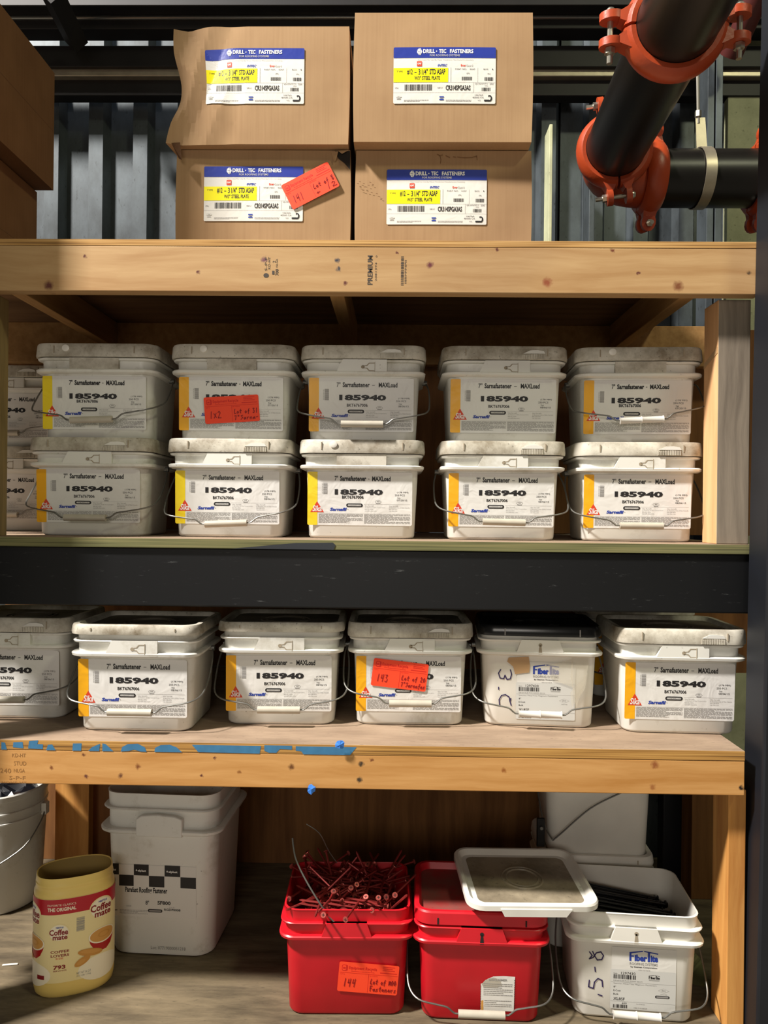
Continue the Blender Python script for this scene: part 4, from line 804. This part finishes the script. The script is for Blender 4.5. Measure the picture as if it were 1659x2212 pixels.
stamp(806, 585, 24, 76, lambda L, m_: (L.text('PREMIUM', 0, 5, 11, 68, m_, 0, .02, up=True), L.text('2081394', 16, 20, 20, 60, m_, 0, up=True), L.text('0', 17, 5, 21, 9, m_, 0, up=True)))
stamp(873, 588, 14, 68, lambda L, m_: (L.bars(0, 0, 6, 62, m_, 0, 32, 3, False), L.lines(8, 8, 12, 60, 16, m_, 0)))
stamp(585, 578, 32, 54, lambda L, m_: (L.text('S-P-F', 3, 4, 8, 34, m_, 0, up=True), L.text('KD-HT', 10, 4, 15, 30, m_, 0, up=True), L.ell(6, 44, 6, 5, m_, 0, 10), L.text('2', 20, 12, 26, 17, m_, 0, up=True), L.text('700', 26, 30, 33, 44, m_, 0, .02, up=True), L.text('NLGA', 27, 8, 31, 26, m_, 0, up=True), L.rect(19, 34, 24, 42, m_, 0)))

# ------------------------------------------------------------------ steel rack + middle board
rack = thing('steel_rack', 'black painted steel rack with upright at right and wide scuffed beam', 'rack', (0, 1.9, 0))
zb0, zb1 = onY(830, 1316, 1.93).z, onY(830, 1187, 1.93).z
XB = onY(1625, 1250, 1.93).x
bm = beam('beam', -1.35, XB, 1.93, 1.975, zb0, zb1 - .001, 'black_steel', rack, .004)
xp = onY(1614, 1106, 1.85).x
def upright(x0, x1, y0, y1, lean, nm='upright', top_=3.6):
    b = MB(); f = lambda z: lean * (z - 1.5)
    b.loft([[(x0 + f(z), y0, z), (x1 + f(z), y0, z), (x1 + f(z), y1, z), (x0 + f(z), y1, z)] for z in (0, top_)], 'post_steel'); obj(nm, b, rack, (0, -1.9, 0), smooth=0, bevel=.006)
xp = onY(1618, 1106, 1.90).x; upright(xp, xp + .12, 1.80, 1.90, .0125); upright(-1.18, -1.06, 1.74, 1.86, 0); upright(onY(1432, 1800, 2.62).x, onY(1490, 1800, 2.62).x, 2.62, 2.68, 0, top_=Z2 - .03)
beam('rear_beam', -1.35, 1.1, 2.74, 2.78, zb0, zb1, 'black_steel', rack, .004)
mid = tag(beam('shelf_board', -1.35, onY(1622, 1180, 1.925).x, 1.922, 2.72, Z2 - .024, Z2, 'edge_mid', None, .001), 'middle plywood shelf with greenish edge resting on black beam', 'shelf')
mid.data.materials.append(MATS['deck_ply']); mid.data.polygons[1].material_index = 1
# black dab on its edge
L = Lab(500, 0, 725, 24, .26, .024); L.poly([(500, 24), (640, 8), (720, 6), (726, 12), (722, 24)], 'black_paint_dab', 0); p = onY(612, 1176, 1.922); obj('paint_dab', L.mesh('paint_dab'), mid, (p.x - mid.location.x, -.4, p.z - mid.location.z), smooth=0)

# ------------------------------------------------------------------ lower timber shelf
XR3 = onY(1610, 1640, 1.82).x
low = thing('timber_shelf', 'lower timber shelf with orange pine front board under the third bucket row', 'shelf', (0, 2.2, Z3 - .02))
z3a = onY(830, 1632, 1.822).z; z3b = onY(830, 1706, 1.822).z
cx3, cz3 = (-1.3 + XR3) / 2, (z3a + z3b) / 2
wood('orange_lumber', (206, 156, 96), (182, 128, 66), K([(181, 1631, 3.5, (110, 66, 40)), (298, 1656, 5, (128, 76, 40)), (112, 1659, 4, (128, 76, 40)), (186, 1677, 4, None), (261, 1676, 4.5, (110, 70, 46)), (630, 1657, 6, (110, 70, 36)), (518, 1668, 4, (140, 88, 40)), (780, 1650, 5, (70, 56, 40)), (776, 1685, 5, (70, 56, 40)), (803, 1642, 3.5, (120, 70, 40)), (465, 1638, 3, None), (436, 1675, 3, None), (1088, 1664, 5, (150, 90, 40)), (1415, 1652, 7, (150, 90, 50)), (1410, 1700, 6, (160, 104, 56)), (1602, 1702, 5, (40, 30, 26))], 1.822, cx3, cz3))
lb_ = beam('front_board', -1.3, XR3, 1.822, 1.86, z3b, z3a, 'orange_lumber', low)
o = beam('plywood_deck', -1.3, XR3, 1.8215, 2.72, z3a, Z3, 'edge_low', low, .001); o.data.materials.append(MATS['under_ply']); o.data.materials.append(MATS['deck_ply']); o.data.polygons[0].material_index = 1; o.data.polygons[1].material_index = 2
dk = o
for a in (-1.06, -.3, .45): beam('joist', a - .019, a + .019, 1.86, 2.68, z3b, z3a, 'joist_wood', low)
ps = onY(1568, 1900, 1.87).x
beam('post', ps, onY(1606, 1900, 1.87).x, 1.86, 1.95, Z4, z3b, 'stud_wood', low); beam('post', onY(124, 1800, 2.62).x, onY(196, 1800, 2.62).x, 2.60, 2.64, Z4, z3a, 'stud_wood', low)
beam('post', onY(1494, 1800, 2.5).x, onY(1550, 1800, 2.5).x, 2.50, 2.59, Z4, z3a, 'dark_ply', low)
th = Z3 - z3a; e0 = onY(0, 1612, 1.815)
def paint(pts):
    P = []
    for x, f in pts: P.append((onY(x, 1616, 1.815).x - dk.location.x, -th / 2 + th * f))
    b = MB(); a = sum(P[i][0] * P[(i + 1) % len(P)][1] - P[(i + 1) % len(P)][0] * P[i][1] for i in range(len(P)))
    if a < 0: P.reverse()
    b.add([(x, 0, z) for x, z in P], [tuple(range(len(P)))], 'blue_paint'); return b
b = MB()
for pts in ([(0, 0), (0, .75), (8, .7), (12, 0)], [(25, .25), (26, .75), (46, .8), (48, .15)], [(58, .15), (60, .9), (80, 1), (78, .6), (90, .6), (90, .1)], [(97, 0), (101, .55), (110, .6), (118, 0)], [(154, 0), (155, .72), (174, .75), (173, 0)], [(188, 0), (197, .4), (214, .75), (212, 0)],
            [(219, 0), (219, .78), (226, .72), (243, 0)], [(259, 0), (262, .45), (274, .75), (296, .8), (311, .45), (315, 0), (302, .02), (288, .2), (276, .05)], [(332, 0), (333, .4), (345, .7), (365, .75), (380, .5), (392, 0)], [(413, .78), (563, .78), (560, 0), (427, .05)], [(570, .3), (570, .85), (630, .85), (630, .45), (604, .5), (596, .1), (580, .1)], [(638, .8), (770, .8), (756, 0), (655, 0), (650, .3), (638, .35)]):
    q = paint(pts); b.add(q.v, q.f, 'blue_paint')
obj('blue_lettering', b, dk, (0, -.4497, 0), smooth=0)
stamp3 = Lab(0, 0, 60, 70, .066, .077)
stamp3.text('STUD', 30, 22, 57, 31, 'faint_ink', 0); stamp3.text('240', 0, 38, 24, 48, 'faint_ink', 0); stamp3.text('KD-HT', 26, 5, 56, 13, 'faint_ink', 0); stamp3.text('NLGA', 30, 38, 54, 46, 'faint_ink', 0); stamp3.text('S-P-F', 20, 54, 56, 62, 'faint_ink', 0); stamp3.text('HOME-HT', 4, 66, 58, 70, 'faint_ink', 0)
p = onY(30, 1657, 1.822); obj('ink_stamp', stamp3.mesh('ink_stamp'), lb_, (p.x - cx3, -.019, p.z - cz3), smooth=0)
for k, (px, py, Y, lb2) in enumerate(((735, 1608, 1.812, 'scrap of blue tape on plywood edge above red bucket'), (673, 1704, 1.819, 'scrap of blue tape on lower edge of orange board'))):
    b = MB(); p = onY(px, py, Y); rdt = random.Random(k + 3); pts = []
    for i in range(12): a = -2 * math.pi * i / 12; r_ = .0115 * rdt.uniform(.72, 1.12); pts.append((r_ * math.cos(a), -.0015 - .003 * rdt.random(), r_ * math.sin(a)))
    b.add(pts + [(0, -.0065, .001)], [(i, (i + 1) % 12, 12) for i in reversed(range(12))] + [tuple(range(12))], 'blue_tape'); tag(obj('blue_tape', b, None, p, smooth=0), lb2, 'tape', 'blue tape scraps')
# bottom board, back panel
bb = tag(beam('bottom_board', -1.4, 1.3, 1.70, 2.80, Z4 - .03, Z4, 'bottom_ply', None, .001), 'worn plywood bottom shelf under red buckets', 'shelf')
bp_ = tag(beam('back_panel', -1.4, .79, 2.70, 2.715, Z4, z3a - .01, 'dark_ply', None, .001), 'brown plywood panel closing the back of the bottom shelf', 'panel')
bp2 = tag(beam('back_panel', -1.4, 1.3, 2.728, 2.738, Z3, zb0 - .005, 'dark_ply', None, .001), 'brown plywood panel behind the third row buckets', 'panel')
bp3 = tag(beam('back_panel', -1.6, 1.5, 2.79, 2.80, Z2, ZT - .002, 'dark_ply', None, .001), 'brown plywood panel behind the two tier buckets', 'panel')
b = MB(); p = onZ(1545, 2140, Z4); b.add([(-.04, 0, 0), (.02, -.02, .0), (.05, .1, .0), (-.05, .12, .10), (-.045, .02, .11)], [(0, 1, 2), (0, 2, 3, 4)], 'edge_mid'); tag(obj('green_sheet', b, None, (p.x - .03, p.y + .03, Z4 + .001), smooth=0), 'dull green sheet leaning behind the open white bucket', 'sheet')

# ------------------------------------------------------------------ sprinkler pipes
def ring_pts(r_, N, c, ax, ay): return [c + ax * r_ * math.cos(2 * math.pi * k / N) + ay * r_ * math.sin(2 * math.pi * k / N) for k in range(N)]
def coupling(label, c, axis, ear_dir, rp, wd=.062, ears=(1, -1), inset=0):
    """split ring clamp: two half housings, ears, bolts, nuts"""
    axis = Vector(axis).normalized(); e = Vector(ear_dir); e = (e - axis * e.dot(axis)).normalized(); n_ = axis.cross(e)
    t = thing('pipe_coupling', label, 'coupling', c, 0, 'orange pipe couplings'); ro = rp + .024
    for sg in (1, -1):
        b = MB(); N = 22; prof = [(rp + .001, -wd / 2), (rp + .012, -wd / 2), (ro, -wd / 2 + .012), (ro + .004, 0), (ro, wd / 2 - .012), (rp + .012, wd / 2), (rp + .001, wd / 2)]
        rings = []
        for k in range(N + 1):
            a = R(2) + (math.pi - R(4)) * k / N; d = e * math.cos(a) + n_ * (sg * math.sin(a)); rings.append([d * r_ + axis * z for r_, z in prof])
        if sg > 0: rings = [list(reversed(q)) for q in rings]
        b.loft(rings, 'coupling_orange')
        for es in ears:
            c0 = e * es * (rp + .050) + n_ * sg * .030
            # lug: rounded plate with its own neck
            lug = []
            for (r_, h_) in ((.030, -.009), (.030, .009)):
                lug.append([c0 + e * es * (math.cos(2 * math.pi * k / 14) * r_) + axis * (math.sin(2 * math.pi * k / 14) * .024) + n_ * sg * h_ for k in range(14)])
            b.loft(lug, 'coupling_orange')
            b.loft([[e * es * (rp + .008) + axis * a1 * .024 + n_ * sg * b1 for a1, b1 in ((-1, .004), (1, .004), (1, .050), (-1, .050))], [e * es * (rp + .036) + axis * a1 * .020 + n_ * sg * b1 for a1, b1 in ((-1, .018), (1, .018), (1, .036), (-1, .036))]], 'coupling_orange')
        bmx = b.mesh('housing', 40); 
        o = obj('housing', bmx, t)
        bmt = bmesh.new(); bmt.from_mesh(bmx); bmesh.ops.recalc_face_normals(bmt, faces=bmt.faces); bmt.to_mesh(bmx); bmt.free()
    for es in ears:
        c0 = e * es * (rp + .054); b = MB(); b.tube([c0 + n_ * .048, c0 - n_ * .075], .0068, 'bolt_zinc', 10); b.tube([c0 + n_ * .039, c0 + n_ * .044, c0 + n_ * .052], 0, 'bolt_zinc', 12, True, [.013, .013, .008]); bo = obj('bolt', b, t)
        b = MB(); b.tube([c0 - n_ * .040, c0 - n_ * .053], .0125, 'bolt_zinc', 6); obj('nut', b, bo)
    return t
RP = .094
P0 = onY(1327, 325, 2.50); P1 = onY(1457, 62, 1.82); dA = (P1 - P0).normalized()
b = MB(); b.tube([P0 + dA * .01, P1 + dA * .9], RP, 'pipe_black', 48); tag(obj('sprinkler_pipe', b, smooth=50), 'black pipe running towards the viewer between two orange couplings', 'pipe', 'black sprinkler pipes')
coupling('orange coupling with upright bolts near the top edge', P1, dA, (1, 0, 0), RP)
coupling('orange coupling facing the viewer at the lower end of black pipe', P0, dA, (.12, 0, -1), RP)
PB = onY(1500, 386, 2.64)
# elbow between them
E0 = P0 - dA * .03; E1 = Vector((PB.x * 0 + onY(1402, 383, 2.64).x, 2.64, PB.z)); K_ = Vector((E0.x, 2.64, PB.z))
b = MB(); pth = [E0 * (1 - s_) ** 2 + K_ * 2 * s_ * (1 - s_) + E1 * s_ ** 2 for s_ in [i / 10 for i in range(11)]]; b.tube(pth, RP + .002, 'coupling_orange', 32); tag(obj('pipe_elbow', b, smooth=50), 'orange elbow turning the black pipe to the right', 'pipe elbow')
coupling('orange coupling seen edge on at left end of the level pipe', E1, (1, .0, 0), (-.05, .25, -1), RP, .07, (1, -1))
XE = onY(1640, 386, 2.64); b = MB(); b.tube([E1, Vector((XE.x + .25, 2.64, PB.z))], RP, 'pipe_black', 48); tag(obj('sprinkler_pipe', b, smooth=50), 'level black pipe held by a grey strap at top right', 'pipe', 'black sprinkler pipes')
coupling('orange coupling at right end of level pipe beside rack upright', Vector((XE.x + .01, 2.64, PB.z)), (1, 0, 0), (0, .3, -1), RP, .075)
hx = onY(1536, 386, 2.55).x; hg = thing('pipe_hanger', 'grey steel strap hanger and rod holding level black pipe', 'pipe hanger', (hx, 2.64, PB.z)); b = MB()
rings = []
prof = []
for k in range(29): a = R(90 + 360 * k / 28); prof.append((0 if False else (RP + .003) * math.cos(a), (RP + .003) * math.sin(a)))
for (y, z) in prof: rings.append([(-.018, y, z), (.018, y, z), (.018, y * 1.03, z * 1.03), (-.018, y * 1.03, z * 1.03)])
b.loft(rings, 'strap_zinc'); b.loft([[(-.018, -.012, RP), (.018, -.012, RP), (.018, -.008, RP), (-.018, -.008, RP)], [(-.022, -.010, RP + .11), (.010, -.010, RP + .11), (.010, -.006, RP + .11), (-.022, -.006, RP + .11)]], 'strap_zinc'); obj('strap', b, hg)
b = MB(); b.tube([(-.012, -.008, RP + .09), (-.022, 0, RP + .65)], .0055, 'bolt_zinc', 10); rdm = obj('rod', b, hg); b = MB(); b.tube([(-.013, -.008, RP + .112), (-.013, -.008, RP + .132)], .011, 'bolt_zinc', 6); obj('nut', b, rdm)
b = MB(); b.tube([onY(1578, 120, 2.9), onY(1660, -60, 2.7)], .042, 'pipe_maroon', 24); tag(obj('sprinkler_pipe', b, smooth=50), 'dark maroon pipe slanting behind the top coupling', 'pipe', 'maroon pipe')

# ------------------------------------------------------------------ building shell
YW = 3.3
def sheet(name, x0, x1, z0, z1, period, depth, Y, mat, ph=0):
    b = MB(); xs = []; x = x0; k = 0
    prof = [(0, 0), (.50, 0), (.58, 1), (.90, 1), (1.0, 0)]
    pts = []
    while x < x1:
        for f, d in prof[:-1]: pts.append((x + f * period, Y - d * depth))
        x += period
    pts.append((x, Y)); o = len(b.v); vs_ = [(px, py, z0) for px, py in pts] + [(px, py, z1) for px, py in pts]; n = len(pts)
    b.add(vs_, [(i, i + 1, i + 1 + n, i + n) for i in range(n - 1)], mat); return b
wl = tag(beam('wall_back', -7, 5, YW + .06, YW + .1, 0, 9.4, 'dark_steel', None, 0), None, None, None, 'structure')
x = -2.4; i = 0
while x < 1.35:
    b = sheet('panel', 0, .76, 0, 4.6, .19, .045, 0, 'galvanised_sheet'); obj('panel', b, wl, (x + 1, -.06 - (.006 if i % 2 else 0) - .02 , -4.7), smooth=0); x += .77; i += 1
px_ = onY(1563, 300, 3.2).x
for k in range(2): beam('pale_panel', px_ + .095 * k * 2.0 - .0, px_ + .19 * (k + 1) - .004, 3.16, 3.2, 0, 4.59, 'pale_wall', wl, .003)
for a, c_, m_, t_ in ((1528, 1543, 'galvanised_sheet', -900), (1546, 1561, 'galvanised_sheet', -900), (1187, 1194, 'pale_wall', 268), (1274, 1286, 'galvanised_sheet', 300)):
    beam('channel', onY(a, 300, 3.0).x, onY(c_, 300, 3.0).x, 3.0, 3.10, 0, onY(a, t_, 3.0).z, m_, wl, .002)
cl = tag(beam('ceiling', -7, 5, -5, 3.6, 9.4, 9.5, 'dark_steel', None, 0), None, None, None, 'structure')
fl = tag(beam('floor', -7, 5, -5, 3.5, -.05, 0, 'concrete', None, 0), None, None, None, 'structure')
GR = 'horizontal wall girts behind the top shelf'
def girt(lb, px0, y0, y1, Y, mat, dep=.06, lip=None):
    a = onY(400, y1, Y); c_ = onY(400, y0, Y); b = MB(); b.box(-2.4, 0, a.z - c_.z, 2.4, dep, 0, mat)
    if lip: b.tube([(-2.4, -.004, (a.z - c_.z) * lip), (2.4, -.004, (a.z - c_.z) * lip)], .009, 'shiny_purlin', 10)
    tag(obj('steel_girt', b, None, (0, Y, c_.z), smooth=40, bevel=.003), lb, 'beam', GR)
girt('dark steel girt across the wall at the very top edge', 0, -60, 12, 2.95, 'dark_steel')
girt('steel girt with shiny rounded edge above the cardboard boxes', 0, 12, 62, 3.02, 'dark_steel', .08, .56)
girt('lower dark steel girt just above the wall sheets', 0, 98, 144, 3.1, 'dark_steel')
girt('grey steel girt lit along its face left of the boxes', 0, 146, 164, 3.12, 'strap_zinc')
girt('dark steel angle under the grey girt', 0, 166, 206, 3.15, 'dark_steel')
b = MB(); p0, p1 = onY(110, -20, 2.7), onY(165, 90, 3.0); d = (p1 - p0)
b.tube([p0, p1], .045, 'dark_steel', 4); tag(obj('brace', b, smooth=0), 'dark steel brace slanting down to the girts at top left', 'beam')
